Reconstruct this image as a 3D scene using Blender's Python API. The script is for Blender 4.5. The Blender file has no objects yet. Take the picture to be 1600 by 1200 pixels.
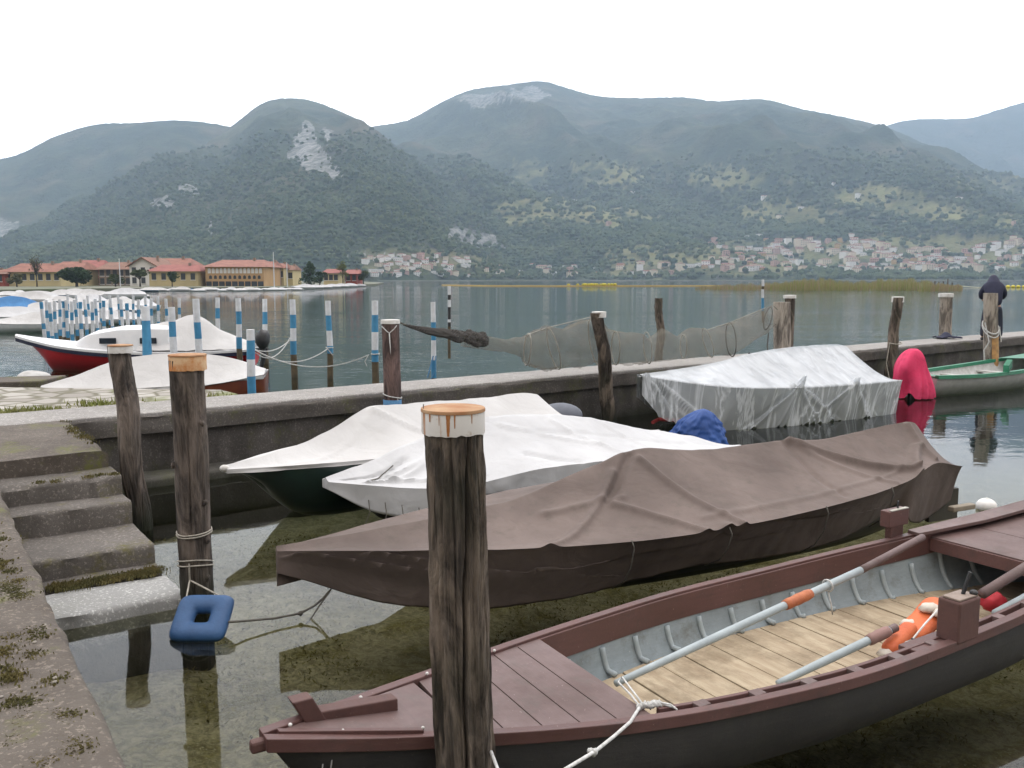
import bpy, math, random
import numpy as np
from mathutils import Vector, noise
from mathutils.bvhtree import BVHTree
random.seed(7)
R = math.radians
sc = bpy.context.scene
col = sc.collection
# ------------------------------------------------------------------ camera
FPX = 1400.0; PITCH = math.atan(164 / FPX); EYE = 2.35
cam = bpy.data.cameras.new("camera"); co = bpy.data.objects.new("camera", cam); col.objects.link(co)
cam.sensor_width = 36; cam.lens = FPX / 1600 * 36; cam.clip_start = .05; cam.clip_end = 30000
co.location = (0, 0, EYE); co.rotation_euler = (math.pi / 2 - PITCH, 0, 0)
sc.camera = co
sc.view_settings.view_transform = 'Standard'; sc.view_settings.look = 'None'
sc.view_settings.exposure = 0.42; sc.view_settings.gamma = 1
sc.cycles.max_bounces = 8; sc.cycles.transparent_max_bounces = 24; sc.cycles.volume_bounces = 1
sc.cycles.caustics_reflective = False; sc.cycles.caustics_refractive = False
# ------------------------------------------------------------------ sky and sun
SUN_EL, SUN_AZ = 62, 20
w = bpy.data.worlds.new("World"); sc.world = w; w.use_nodes = True
nt = w.node_tree; bg = nt.nodes['Background']
sky = nt.nodes.new('ShaderNodeTexSky'); sky.sky_type = 'NISHITA'; sky.sun_disc = False
sky.sun_elevation = R(SUN_EL); sky.sun_rotation = R(SUN_AZ)
tc = nt.nodes.new('ShaderNodeTexCoord'); mp = nt.nodes.new('ShaderNodeMapping'); mp.inputs['Scale'].default_value = (1, 1, 3.2)
nz = nt.nodes.new('ShaderNodeTexNoise'); nz.inputs['Scale'].default_value = 1.6; nz.inputs['Detail'].default_value = 7; nz.inputs['Roughness'].default_value = .55
rp = nt.nodes.new('ShaderNodeValToRGB'); rp.color_ramp.elements[0].position = .36; rp.color_ramp.elements[1].position = .6
rp.color_ramp.elements[0].color = (7.6, 7.3, 7.6, 1); rp.color_ramp.elements[1].color = (11.9, 11.3, 10.8, 1)
mx = nt.nodes.new('ShaderNodeMixRGB'); mx.inputs[0].default_value = .97
nt.links.new(tc.outputs['Generated'], mp.inputs[0]); nt.links.new(mp.outputs[0], nz.inputs['Vector'])
nt.links.new(nz.outputs['Fac'], rp.inputs[0]); nt.links.new(sky.outputs[0], mx.inputs[1]); nt.links.new(rp.outputs[0], mx.inputs[2])
sx = nt.nodes.new('ShaderNodeSeparateXYZ'); nt.links.new(tc.outputs['Generated'], sx.inputs[0])
def wm(op, a, b):
    q = nt.nodes.new('ShaderNodeMath'); q.operation = op
    for i, v in enumerate((a, b)):
        if isinstance(v, (int, float)): q.inputs[i].default_value = v
        else: nt.links.new(v, q.inputs[i])
    return q.outputs[0]
def mr(v, a, b, c, d):
    q = nt.nodes.new('ShaderNodeMapRange'); q.interpolation_type = 'SMOOTHSTEP'; nt.links.new(v, q.inputs[0])
    for i, x in enumerate((a, b, c, d)): q.inputs[i + 1].default_value = x
    return q.outputs[0]
zen = mr(sx.outputs[2], .1, .9, 1.45, 1.62); back = mr(sx.outputs[1], -.6, .35, .20, 1.0)  # sky behind the camera dimmed on purpose to shade surfaces facing the camera
backz = mr(sx.outputs[2], .3, .95, 0, 1)                       # the added dimming fades out overhead
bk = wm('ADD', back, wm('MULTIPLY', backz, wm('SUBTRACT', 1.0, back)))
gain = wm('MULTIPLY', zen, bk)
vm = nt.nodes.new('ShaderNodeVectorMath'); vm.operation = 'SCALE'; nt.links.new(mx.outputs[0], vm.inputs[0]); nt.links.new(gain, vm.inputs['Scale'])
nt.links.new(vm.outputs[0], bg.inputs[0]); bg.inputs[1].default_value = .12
sl = bpy.data.lights.new("sun", 'SUN'); sl.energy = .6; sl.angle = R(20); sl.color = (1, .97, .92)
so = bpy.data.objects.new("sun", sl); col.objects.link(so); so.location = (0, 0, 60)
sd = Vector((math.sin(R(SUN_AZ)) * math.cos(R(SUN_EL)), math.cos(R(SUN_AZ)) * math.cos(R(SUN_EL)), math.sin(R(SUN_EL))))
so.rotation_euler = sd.to_track_quat('Z', 'Y').to_euler()
HAZE = 1.55e-4
# ------------------------------------------------------------------ helpers
def ray(px, py):
    u = (px - 800) / FPX; v = (600 - py) / FPX
    c, s = math.cos(PITCH), math.sin(PITCH)
    return (u, c + v * s, -s + v * c)
def G(px, py, z=0.0):                      # where the line of sight of a photo pixel meets height z
    r = ray(px, py); k = (z - EYE) / r[2]; return Vector((r[0] * k, r[1] * k, z))
def D(px, py, d):                          # ... or meets distance d
    r = ray(px, py); k = d / r[1]; return Vector((r[0] * k, d, EYE + r[2] * k))
def PX(p):
    c, s = math.cos(PITCH), math.sin(PITCH); dz = p[2] - EYE
    dep = p[1] * c - dz * s; up = p[1] * s + dz * c
    return 800 + FPX * p[0] / dep, 600 - FPX * up / dep
def ns(x, y=0, z=0): return noise.noise(Vector((x, y, z)))
def lerp(a, b, t): return a + (b - a) * t
def interp(pts, x):
    if x <= pts[0][0]: return pts[0][1]
    for (a, va), (b, vb) in zip(pts, pts[1:]):
        if x <= b: return va + (vb - va) * (x - a) / (b - a)
    return pts[-1][1]
def sinterp(pts, x):                       # smooth (catmull-rom) version
    n = len(pts)
    if x <= pts[0][0]: return pts[0][1]
    if x >= pts[-1][0]: return pts[-1][1]
    for i in range(n - 1):
        if x <= pts[i + 1][0]:
            x0, y0 = pts[i]; x1, y1 = pts[i + 1]
            m0 = (y1 - pts[i - 1][1]) / (x1 - pts[i - 1][0]) if i > 0 else (y1 - y0) / (x1 - x0)
            m1 = (pts[i + 2][1] - y0) / (pts[i + 2][0] - x0) if i + 2 < n else (y1 - y0) / (x1 - x0)
            h = x1 - x0; t = (x - x0) / h
            return (2*t**3-3*t**2+1)*y0 + (t**3-2*t**2+t)*h*m0 + (-2*t**3+3*t**2)*y1 + (t**3-t**2)*h*m1
def tag(o, label=None, cat=None, group=None, kind=None):
    if label: o['label'] = label
    if cat: o['category'] = cat
    if group: o['group'] = group
    if kind: o['kind'] = kind
    return o
def thing(name, loc, label, cat, group=None):
    o = bpy.data.objects.new(name, None); col.objects.link(o); o.location = loc; o.empty_display_size = .1
    return tag(o, label, cat, group)
def copy_tree(o, parent=None):
    c = o.copy(); col.objects.link(c); c.parent = parent
    for ch in list(o.children): copy_tree(ch, c)
    return c
def wloc(p):
    v = Vector((0, 0, 0))
    while p is not None: v = v + Vector(p.location); p = p.parent
    return v
class MB:
    def __init__(s): s.v = []; s.f = []; s.m = []; s.mi = 0
    def grid(s, rows, closed=False, flip=False, cap0=False, cap1=False):
        b = len(s.v); n = len(rows[0])
        for r_ in rows: s.v.extend([tuple(p) for p in r_])
        for i in range(len(rows) - 1):
            for j in range(n if closed else n - 1):
                k = (j + 1) % n
                q = (b+i*n+j, b+i*n+k, b+(i+1)*n+k, b+(i+1)*n+j)
                s.f.append(q[::-1] if flip else q); s.m.append(s.mi)
        if cap0: s.f.append(tuple(b + j for j in (range(n) if flip else range(n - 1, -1, -1)))); s.m.append(s.mi)
        if cap1:
            e = b + (len(rows) - 1) * n
            s.f.append(tuple(e + j for j in (range(n - 1, -1, -1) if flip else range(n)))); s.m.append(s.mi)
        return s
    def tube(s, path, rad, seg=8, caps=True):
        path = [Vector(p) for p in path]; rows = []
        up = None
        for i, p in enumerate(path):
            t = (path[min(i + 1, len(path) - 1)] - path[max(i - 1, 0)]).normalized()
            if up is None:
                up = Vector((0, 0, 1)) if abs(t.z) < .9 else Vector((1, 0, 0))
            a = t.cross(up)
            if a.length < 1e-4: a = t.cross(Vector((0, 1, .1)))
            a.normalize(); b = t.cross(a).normalized(); up = -b if False else (a.cross(t)).normalized()
            r_ = rad[i] if isinstance(rad, (list, tuple)) else rad
            rows.append([p + (a * math.cos(2*math.pi*j/seg) + b * math.sin(2*math.pi*j/seg)) * r_ for j in range(seg)])
        return s.grid(rows, closed=True, cap0=caps, cap1=caps)
    def box(s, c, size, rz=0, rx=0, ry=0):
        from mathutils import Euler
        e = Euler((rx, ry, rz)).to_matrix(); c = Vector(c); b = len(s.v)
        for x in (-.5, .5):
            for y in (-.5, .5):
                for z in (-.5, .5): s.v.append(tuple(c + e @ Vector((x*size[0], y*size[1], z*size[2]))))
        for q in ((0,1,3,2),(4,6,7,5),(0,4,5,1),(2,3,7,6),(0,2,6,4),(1,5,7,3)):
            s.f.append(tuple(b + i for i in q)); s.m.append(s.mi)
        return s
    def obox(s, o, a, b, c):               # box from a corner and three edge vectors
        o, a, b, c = map(Vector, (o, a, b, c)); k = len(s.v)
        for i in (0, 1):
            for j in (0, 1):
                for l in (0, 1): s.v.append(tuple(o + a*i + b*j + c*l))
        for q in ((0,1,3,2),(4,6,7,5),(0,4,5,1),(2,3,7,6),(0,2,6,4),(1,5,7,3)):
            s.f.append(tuple(k + i for i in q)); s.m.append(s.mi)
        return s
    def ball(s, c, r_, seg=14, rings=8, sx=1, sy=1, sz=1, jit=0, sd=0):
        c = Vector(c); rows = []
        for i in range(rings + 1):
            th = math.pi * (i + .001) / (rings + .002)
            row = []
            for j in range(seg):
                a = 2 * math.pi * j / seg
                d = Vector((math.sin(th)*math.cos(a)*sx, math.sin(th)*math.sin(a)*sy, -math.cos(th)*sz))
                k = 1 + jit * ns(d.x*2+sd, d.y*2, d.z*2)
                row.append(c + d * r_ * k)
            rows.append(row)
        return s.grid(rows, closed=True)
    def quad(s, *p):
        b = len(s.v); s.v.extend([tuple(q) for q in p]); s.f.append(tuple(range(b, b + len(p)))); s.m.append(s.mi); return s
    def prism(s, poly, z0, z1):
        b = len(s.v); n = len(poly)
        s.v += [(p[0], p[1], z0) for p in poly] + [(p[0], p[1], z1) for p in poly]
        s.f.append(tuple(b + i for i in range(n))[::-1]); s.f.append(tuple(b + n + i for i in range(n))); s.m += [s.mi] * 2
        for i in range(n):
            j = (i + 1) % n; s.f.append((b+i, b+j, b+n+j, b+n+i)); s.m.append(s.mi)
        return s
    def build(s, name, mat, parent=None, smooth=False, bevel=0, auto=None, local=False, fix=True):
        off = Vector((0, 0, 0)) if local else wloc(parent)
        me = bpy.data.meshes.new(name)
        me.from_pydata([(v[0]-off.x, v[1]-off.y, v[2]-off.z) for v in s.v], [], s.f)
        for m_ in (mat if isinstance(mat, (list, tuple)) else [mat]): me.materials.append(m_)
        if any(s.m): me.polygons.foreach_set('material_index', s.m)
        if smooth: me.polygons.foreach_set('use_smooth', [True] * len(me.polygons))
        if fix:
            import bmesh
            bm = bmesh.new(); bm.from_mesh(me); bmesh.ops.recalc_face_normals(bm, faces=bm.faces); bm.to_mesh(me); bm.free()
        if smooth and auto: me.set_sharp_from_angle(angle=R(auto))
        me.update()
        o = bpy.data.objects.new(name, me); col.objects.link(o); o.parent = parent
        if bevel:
            b = o.modifiers.new('bevel', 'BEVEL'); b.width = bevel; b.segments = 2; b.limit_method = 'ANGLE'
        return o
# ------------------------------------------------------------------ materials
class NT:
    def __init__(s, name):
        s.m = bpy.data.materials.new(name); s.m.use_nodes = True; s.t = s.m.node_tree; s.t.nodes.clear()
        s.out = s.t.nodes.new('ShaderNodeOutputMaterial')
    def n(s, ty, props=None, **inp):
        nd = s.t.nodes.new('ShaderNode' + ty)
        for k, v in (props or {}).items(): setattr(nd, k, v)
        for k, v in inp.items():
            key = int(k[1:]) if k[0] == 'i' and k[1:].isdigit() else k.replace('_', ' ')
            if isinstance(v, bpy.types.NodeSocket): s.t.links.new(v, nd.inputs[key])
            else:
                if isinstance(v, tuple) and len(v) == 3 and nd.inputs[key].type == 'RGBA': v = v + (1,)
                nd.inputs[key].default_value = v
        return nd
    def co(s, kind='Object', scale=(1, 1, 1), rot=(0, 0, 0)):
        if kind == 'World': g = s.n('NewGeometry').outputs['Position']
        else: g = s.n('TexCoord').outputs[kind]
        return s.n('Mapping', Vector=g, Scale=scale, Rotation=rot).outputs[0]
    def noise(s, vec, scale, detail=6, rough=.6, dist=0):
        return s.n('TexNoise', Vector=vec, Scale=scale, Detail=detail, Roughness=rough, Distortion=dist).outputs['Fac']
    def ramp(s, fac, a, b, ca=(0, 0, 0), cb=(1, 1, 1)):
        r_ = s.n('ValToRGB', Fac=fac); e = r_.color_ramp.elements
        e[0].position = a; e[1].position = b; e[0].color = tuple(ca) + (1,); e[1].color = tuple(cb) + (1,)
        return r_.outputs[0]
    def mix(s, f, a, b, mode='MIX'):
        return s.n('MixRGB', {'blend_type': mode}, i0=f, i1=a, i2=b).outputs[0]
    def math(s, op, a, b=0.0, clamp=False):
        return s.n('Math', {'operation': op, 'use_clamp': clamp}, i0=a, i1=b).outputs[0]
    def bump(s, h, strength=.3, dist=.02, normal=None):
        b = s.n('Bump', Height=h, Strength=strength, Distance=dist)
        if normal: s.t.links.new(normal, b.inputs['Normal'])
        return b.outputs[0]
    def bsdf(s, color, rough=.7, normal=None, **kw):
        p = s.n('BsdfPrincipled', Base_Color=color, Roughness=rough, **kw)
        if normal: s.t.links.new(normal, p.inputs['Normal'])
        s.t.links.new(p.outputs[0], s.out.inputs[0]); return p
    def surf(s, sh): s.t.links.new(sh, s.out.inputs[0])
def simple(name, c, c2=None, rough=.7, scale=6, bump=.15, dist=.01, stretch=(1, 1, 1), metallic=0, lo=.35, hi=.65, **kw):
    t = NT(name); v = t.co('Object', stretch); f = t.noise(v, scale)
    c2 = c2 or tuple(x * .75 for x in c)
    t.bsdf(t.ramp(f, lo, hi, c, c2), rough, t.bump(t.noise(v, scale * 4), bump, dist), Metallic=metallic, **kw)
    return t.m
def wood_post(name, dark, light, moss=.3, scale=1.0):
    t = NT(name); v = t.co('Object', (9*scale, 9*scale, .8*scale)); v2 = t.co('Object', (1, 1, .5)); v3 = t.co('Object', (40, 40, 2.5))
    f = t.noise(v, 1.6, 9, .7, .6); g = t.noise(v3, 1.0, 4, .7)
    c = t.ramp(f, .32, .68, dark, light)
    c = t.mix(t.ramp(g, .35, .5), t.mix(.75, c, (.012, .01, .008)), c)
    lo_ = t.noise(t.co('Object', (5, 5, 1.1)), 1.1, 6, .65, 1.2)
    c = t.mix(t.ramp(lo_, .43, .58), t.mix(.6, c, tuple(x * .45 for x in dark)), t.mix(.55, c, tuple(min(1, x * 1.3) for x in light)))
    c = t.mix(t.math('MULTIPLY', t.ramp(t.noise(v2, 3.2, 4), .5, .68), moss), c, (.035, .045, .02))
    zz = t.n('SeparateXYZ', Vector=t.n('NewGeometry').outputs['Position']).outputs[2]
    wet = t.ramp(t.math('ADD', zz, t.math('MULTIPLY', t.noise(v2, 5), .3)), .2, .55)
    c = t.mix(wet, (.022, .026, .014), c)
    h = t.math('ADD', f, t.math('MULTIPLY', g, .5))
    t.bsdf(c, .88, t.bump(t.math('ADD', h, t.math('MULTIPLY', lo_, 1.2)), 1.0, .04)); return t.m
def concrete(name, a, b, moss=.5, mossc=(.09, .10, .02), wetz=None, speck=.09):
    t = NT(name); v = t.co('World')
    big = t.noise(v, .9, 5, .6); med = t.noise(v, 5, 8, .7); fine = t.noise(v, 42, 4, .7)
    c = t.ramp(t.math('ADD', t.math('MULTIPLY', big, .5), t.math('MULTIPLY', med, .5)), .38, .62, a, b)
    c = t.mix(t.math('MULTIPLY', t.ramp(fine, .55, .72), speck), c, tuple(min(1, x * 1.7) for x in b))
    c = t.mix(t.math('MULTIPLY', t.ramp(fine, .42, .28), .55), c, tuple(x * .3 for x in a))
    mm = t.math('MULTIPLY', t.ramp(t.noise(v, 1.7, 7, .68), .52, .62), t.ramp(t.noise(v, 22, 3), .35, .6))
    c = t.mix(t.math('MULTIPLY', mm, moss), c, mossc)
    if wetz is not None:
        zz = t.n('SeparateXYZ', Vector=t.n('NewGeometry').outputs['Position']).outputs[2]
        k = t.ramp(t.math('ADD', zz, t.math('MULTIPLY', med, .25)), wetz + .08, wetz + .3)
        c = t.mix(k, (.028, .03, .018), c)
    h = t.math('ADD', med, t.math('MULTIPLY', fine, .4))
    t.bsdf(c, .92, t.bump(h, .55, .02)); return t.m
def tarpmat(name, a, b, rough=.75, dirt=(.1, .1, .08), dirtk=.2, transl=0):
    t = NT(name); v = t.co('Object'); f = t.noise(v, 1.3, 5, .6); g = t.noise(v, 7, 8, .75)
    c = t.ramp(f, .35, .65, a, b)
    c = t.mix(t.math('MULTIPLY', t.ramp(g, .52, .72), dirtk), c, dirt)
    cr = t.n('TexVoronoi', {'feature': 'DISTANCE_TO_EDGE'}, Vector=v, Scale=2.4).outputs['Distance']
    h = t.math('ADD', t.math('MULTIPLY', t.noise(v, 3.0, 4, .5, .8), 1.0), t.math('MULTIPLY', t.ramp(cr, 0, .06), .05))
    n = t.bump(h, .4, .045); n = t.bump(t.noise(t.co('Object'), 260, 2), .12, .002, n)
    p = t.bsdf(c, rough, n)
    if transl:
        tl = t.n('BsdfTranslucent', Color=b); ms = t.n('MixShader', i0=transl, i1=p.outputs[0], i2=tl.outputs[0]); t.surf(ms.outputs[0])
    return t.m
M = {}
M['post_dark'] = wood_post('weathered_wood_dark', (.022, .016, .012), (.25, .20, .155), .35)
M['post_grey'] = wood_post('weathered_wood_grey', (.045, .034, .028), (.21, .17, .14), .2)
M['post_pale'] = wood_post('weathered_wood_pale', (.17, .14, .115), (.44, .385, .32), .1)
M['post_red'] = wood_post('weathered_wood_red', (.05, .03, .028), (.17, .11, .095), .1)
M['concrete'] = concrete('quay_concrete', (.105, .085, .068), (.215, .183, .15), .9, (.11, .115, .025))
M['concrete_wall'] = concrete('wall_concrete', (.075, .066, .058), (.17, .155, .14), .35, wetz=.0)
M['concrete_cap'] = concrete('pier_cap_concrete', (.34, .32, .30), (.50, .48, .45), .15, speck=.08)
M['coping'] = concrete('coping_stone', (.10, .088, .078), (.20, .18, .16), .5)
M['step'] = concrete('step_stone', (.13, .115, .10), (.25, .225, .2), .9, (.10, .09, .02), wetz=-.1)
M['step_pale'] = concrete('step_stone_pale', (.38, .38, .365), (.55, .55, .53), .12, wetz=-.22, speck=.04)
M['rope'] = simple('rope_fibre', (.42, .39, .33), (.25, .23, .19), .9, 40, .5, .003)
M['rope_white'] = simple('rope_white', (.62, .62, .6), (.4, .4, .38), .9, 40, .5, .003)
M['rope_dark'] = simple('rope_dark', (.07, .065, .055), (.13, .12, .1), .9, 40, .5, .003)
M['rope_blue'] = simple('rope_blue', (.12, .3, .5), (.08, .2, .38), .9, 40, .5, .003)
M['rust'] = simple('rust_lid', (.42, .27, .15), (.30, .13, .05), .85, 9, .3, .004)
M['navy'] = simple('navy_cloth', (.012, .014, .035), (.02, .022, .05), .85, 12, .3)
M['black'] = simple('black_plastic', (.015, .015, .017), (.03, .03, .03), .5, 8)
M['steel'] = simple('dull_steel', (.35, .35, .34), (.2, .19, .18), .45, 10, metallic=.8)
def band_mat():
    t = NT('painted_band_rust'); v = t.co('Object', (6, 6, .6)); v2 = t.co('Object')
    st = t.ramp(t.noise(v, 2.1, 3, .6), .58, .66); sp = t.ramp(t.noise(v2, 14, 6, .7), .56, .7)
    c = t.mix(st, (.62, .60, .56), (.36, .15, .05)); c = t.mix(t.math('MULTIPLY', sp, .7), c, (.33, .22, .12))
    t.bsdf(c, .7, t.bump(sp, .3, .003)); return t.m
M['band'] = band_mat()
def paint(name, c, c2, rough=.45, wear=.35, chip=(.4, .36, .3), grime=(.05, .045, .035), stretch=(1, 1, 1), rot=0):
    t = NT(name); v = t.co('World', (1, 1, 1), (0, 0, rot)); vs = t.n('Mapping', Vector=v, Scale=stretch).outputs[0]
    big = t.noise(v, 2.3, 6, .65); grain = t.noise(vs, 22, 5, .7); sp = t.noise(v, 48, 4, .75)
    k = t.ramp(big, .36, .64, c, c2)
    k = t.mix(t.math('MULTIPLY', t.ramp(grain, .45, .75), .3), k, tuple(x * .55 for x in c))
    k = t.mix(t.math('MULTIPLY', t.ramp(t.noise(v, 4.5, 7, .75), .52, .68), wear), k, grime)
    k = t.mix(t.math('MULTIPLY', t.ramp(sp, .66, .70), .7), k, chip)
    r_ = t.ramp(big, .3, .7, (rough, rough, rough), (min(1, rough + .3),) * 3)
    t.bsdf(k, r_, t.bump(t.math('ADD', grain, t.math('MULTIPLY', sp, .5)), .35, .004)); return t.m
def rustband():
    t = NT('rusty_band'); v2 = t.co('Object')
    c = t.ramp(t.noise(v2, 9, 6, .7), .4, .62, (.50, .19, .05), (.62, .42, .24)); t.bsdf(c, .8); return t.m
M['rustband'] = rustband()
M['bandwhite'] = simple('painted_white_cap', (.68, .67, .64), (.5, .48, .44), .6, 12)
# ------------------------------------------------------------------ water, bed
def water_mat():
    t = NT('lake_water'); v = t.co('World', (1, 1, 1))
    pos = t.n('NewGeometry').outputs['Position']
    yy = t.n('SeparateXYZ', Vector=pos).outputs[1]
    a = t.noise(t.co('World', (1, 1.6, 1), (0, 0, .5)), 2.2, 3, .5, .4); b = t.noise(v, 9, 3, .5)
    c = t.noise(t.co('World', (.25, 1, 1), (0, 0, .25)), .5, 4, .55)
    patch = t.ramp(t.noise(t.co('World', (.2, 1, 1)), .035, 3, .5), .42, .6)
    near = t.n('MapRange', Value=yy, i1=8.0, i2=30.0, i3=.05, i4=1.0).outputs[0]
    h = t.math('ADD', t.math('MULTIPLY', a, .55), t.math('ADD', t.math('MULTIPLY', b, .10), t.math('MULTIPLY', c, 1.6)))
    amp = t.math('MULTIPLY', near, t.math('ADD', .7, t.math('MULTIPLY', patch, 1.3)))
    bp = t.n('Bump', Height=t.math('MULTIPLY', h, amp), Strength=.65, Distance=.03).outputs[0]
    fr = t.n('Fresnel', IOR=1.333, Normal=bp).outputs[0]
    gl = t.n('BsdfGlossy', Color=(.93, .95, .97), Roughness=.03, Normal=bp)
    tr = t.n('BsdfTransparent', Color=(.78, .79, .66))
    ms = t.n('MixShader', i0=fr, i1=tr.outputs[0], i2=gl.outputs[0]); t.surf(ms.outputs[0]); return t.m
def sheet(name, xs, ys, zf, mat):
    m = MB(); m.grid([[(x, y, zf(x, y)) for x in xs] for y in ys]); o = m.build(name, mat, smooth=True, fix=False)
    return tag(o, kind='structure')
water = sheet('water', [-14000, -200, 0, 200, 14000], [-60, 60, 400, 2000, 14000], lambda x, y: 0, water_mat())
def bed_mat():
    t = NT('lake_bed'); v = t.co('World')
    a = t.noise(v, 2.2, 6, .7, .8); b = t.noise(v, 16, 6, .75, 1.0)
    c = t.ramp(b, .35, .66, (.05, .045, .018), (.20, .175, .07))
    c = t.mix(t.ramp(a, .36, .54), c, t.mix(t.ramp(b, .4, .6), (.14, .125, .085), (.29, .265, .195)))
    c = t.mix(t.ramp(t.noise(v, 55, 2), .62, .72), c, (.34, .32, .26))
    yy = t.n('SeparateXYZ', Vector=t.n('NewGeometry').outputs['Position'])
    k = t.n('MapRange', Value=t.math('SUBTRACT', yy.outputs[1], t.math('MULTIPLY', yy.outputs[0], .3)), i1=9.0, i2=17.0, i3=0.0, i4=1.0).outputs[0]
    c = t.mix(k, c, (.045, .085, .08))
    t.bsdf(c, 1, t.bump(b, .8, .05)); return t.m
bedy = [-12 + i * .12 for i in range(0, 260)] + [25, 40, 80, 14000]
bedx = [-14000, -60, -20] + [-10 + i * .12 for i in range(0, 180)] + [20, 60, 14000]
def bedz(x, y):
    d = .32 + .04 * max(0, y - 3) + .05 * max(0, x + 2)
    return -min(d, 2.6) + .07 * ns(x * 2.3, y * 2.3) + .04 * ns(x * 7, y * 7, 3)
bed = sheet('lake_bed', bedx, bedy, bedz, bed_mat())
# underwater weed: low ragged clumps hugging the bed
wm_ = MB()
for i in range(42000):
    x = random.uniform(-4.5, 5); y = random.uniform(2.2, 10.5)
    if ns(x * .8, y * .8, 7) + .3 * ns(x*4, y*4) < -.05: continue
    z = bedz(x, y); a = random.uniform(0, 6.28); s_ = random.uniform(.003, .009); dx, dy = math.cos(a)*s_, math.sin(a)*s_
    lx, ly = random.uniform(-.03, .03), random.uniform(-.03, .03); hh = random.uniform(.003, .03)
    wm_.quad((x-dx, y-dy, z), (x+dx, y+dy, z+.005), (x+dx*.6+lx, y+dy*.6+ly, z+hh), (x-dx*.4+lx, y-dy*.4+ly, z+hh))
tag(wm_.build('water_weed', simple('weed', (.17, .145, .05), (.07, .065, .022), .9, 7, 0), fix=False), 'brown green weed covering the shallow bed beside the quay', 'weed', kind='stuff')
# ------------------------------------------------------------------ quay, pier and steps
QN = Vector((.83, .56, 0)).normalized(); QD = Vector((-.56, .83, 0)).normalized()   # across and along the near quay edge
PD = Vector((.79, .615, 0)).normalized(); PN = Vector((-.615, .79, 0)).normalized() # along and across the pier
def rough_slab(name, A, B, depth, z0, z1, mat, rad=.03, step=.07, jit=.02, parent=None, top=.012, ndep=14, sd=0):
    """block whose front edge runs A->B; cross section = front face, rounded edge, top, back"""
    A = Vector(A); B = Vector(B); L = (B - A).length; n = max(2, int(L / step)); d = (B - A).normalized(); depth = Vector(depth); dn = depth.normalized(); DL = depth.length
    rows = []
    for i in range(n + 1):
        p = A + (B - A) * (i / n); s_ = L * i / n
        e = jit * (ns(s_*3.1, sd) + .6 * ns(s_*11, sd, 4)) ; ez = jit * .6 * ns(s_*5, sd, 9)
        if ns(s_*1.9, sd, 20) > .33: e += jit * 1.6; 
        prof = []
        for k in range(6):
            z = lerp(z0, z1 - rad, k / 5); prof.append(p + dn * (jit * ns(s_*4, z*6, sd+5)) + Vector((0, 0, z)))
        prof.append(p + dn * (rad*.35 + e) + Vector((0, 0, z1 - rad*.35 + ez))); prof.append(p + dn * (rad + e*1.2) + Vector((0, 0, z1 + ez)))
        for k in range(1, ndep + 1):
            q = rad + (DL - rad) * (k / ndep) ** 1.0
            pp = p + dn * q; prof.append(pp + Vector((0, 0, z1 + top * ns(pp.x*2.2, pp.y*2.2, sd) + top*.5*ns(pp.x*8, pp.y*8, sd))))
        prof.append(p + depth + Vector((0, 0, z0))); rows.append(prof)
    m = MB(); m.grid(rows)
    m.f.append(tuple(range(len(rows[0])))); m.f.append(tuple(len(m.v) - 1 - i for i in range(len(rows[0])))); m.m += [0, 0]
    return m.build(name, mat, parent, smooth=True, auto=50)
Q0 = Vector((-.2, 1.18, 0)); Q1 = Vector((-4.40, 7.40, 0))
q = rough_slab('quay', Q0, Q1, -QN * 9, -.7, .8, M['concrete'], .03, .05, .02, ndep=60)
tag(q, 'worn brown concrete quay edge beside the water with moss patches', kind='structure')
# landing behind, flush with the quay (a joint of 3 mm between them)
R0 = Vector((-3.7, 8.05, 0)); R1 = Vector((-5.0, 9.93, 0))
land = rough_slab('quay_landing', R0, R1, -QN * 11, -.7, .797, M['concrete'], .04, .05, .03, ndep=70)
tag(land, kind='structure')
stairs = thing('stone_steps', (-3.2, 7.0, 0), 'worn mossy stone steps going down from the quay into the water', 'steps')
# right edge runs R(s) from the bottom block to the landing
RB = Vector((-2.37, 6.25, 0)); RDIR = Vector((-.58, .81, 0)).normalized()
def Rp(s_): return RB + RDIR * s_
lev = [(2.24, .797, 1.83, .63, .84), (1.83, .63, 1.49, .46, .80), (1.49, .46, .78, .255, .82)]
SW = [0.9, .92, .95, .98, 1.0]
def stepblock(s_front, s_back, z1, width, mat, sd, name='step'):
    B_ = Rp(s_front); A_ = B_ - QN * (width + .15)
    return rough_slab(name, A_, B_, RDIR * (s_back - s_front), -.6, z1, mat, .035, .035, .022, stairs, .012, 10, sd)
stepblock(1.83, 2.27, .635, .95, M['step'], 1); stepblock(1.5, 1.84, .47, 1.0, M['step'], 2)
b3 = stepblock(.78, 1.51, .27, 1.05, M['step'], 3); stepblock(.6, .79, .12, 1.05, M['step'], 6)
tag(stepblock(-.02, .5, .10, 1.0, M['step_pale'], 4), 'pale bottom step block standing just above the water')
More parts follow.
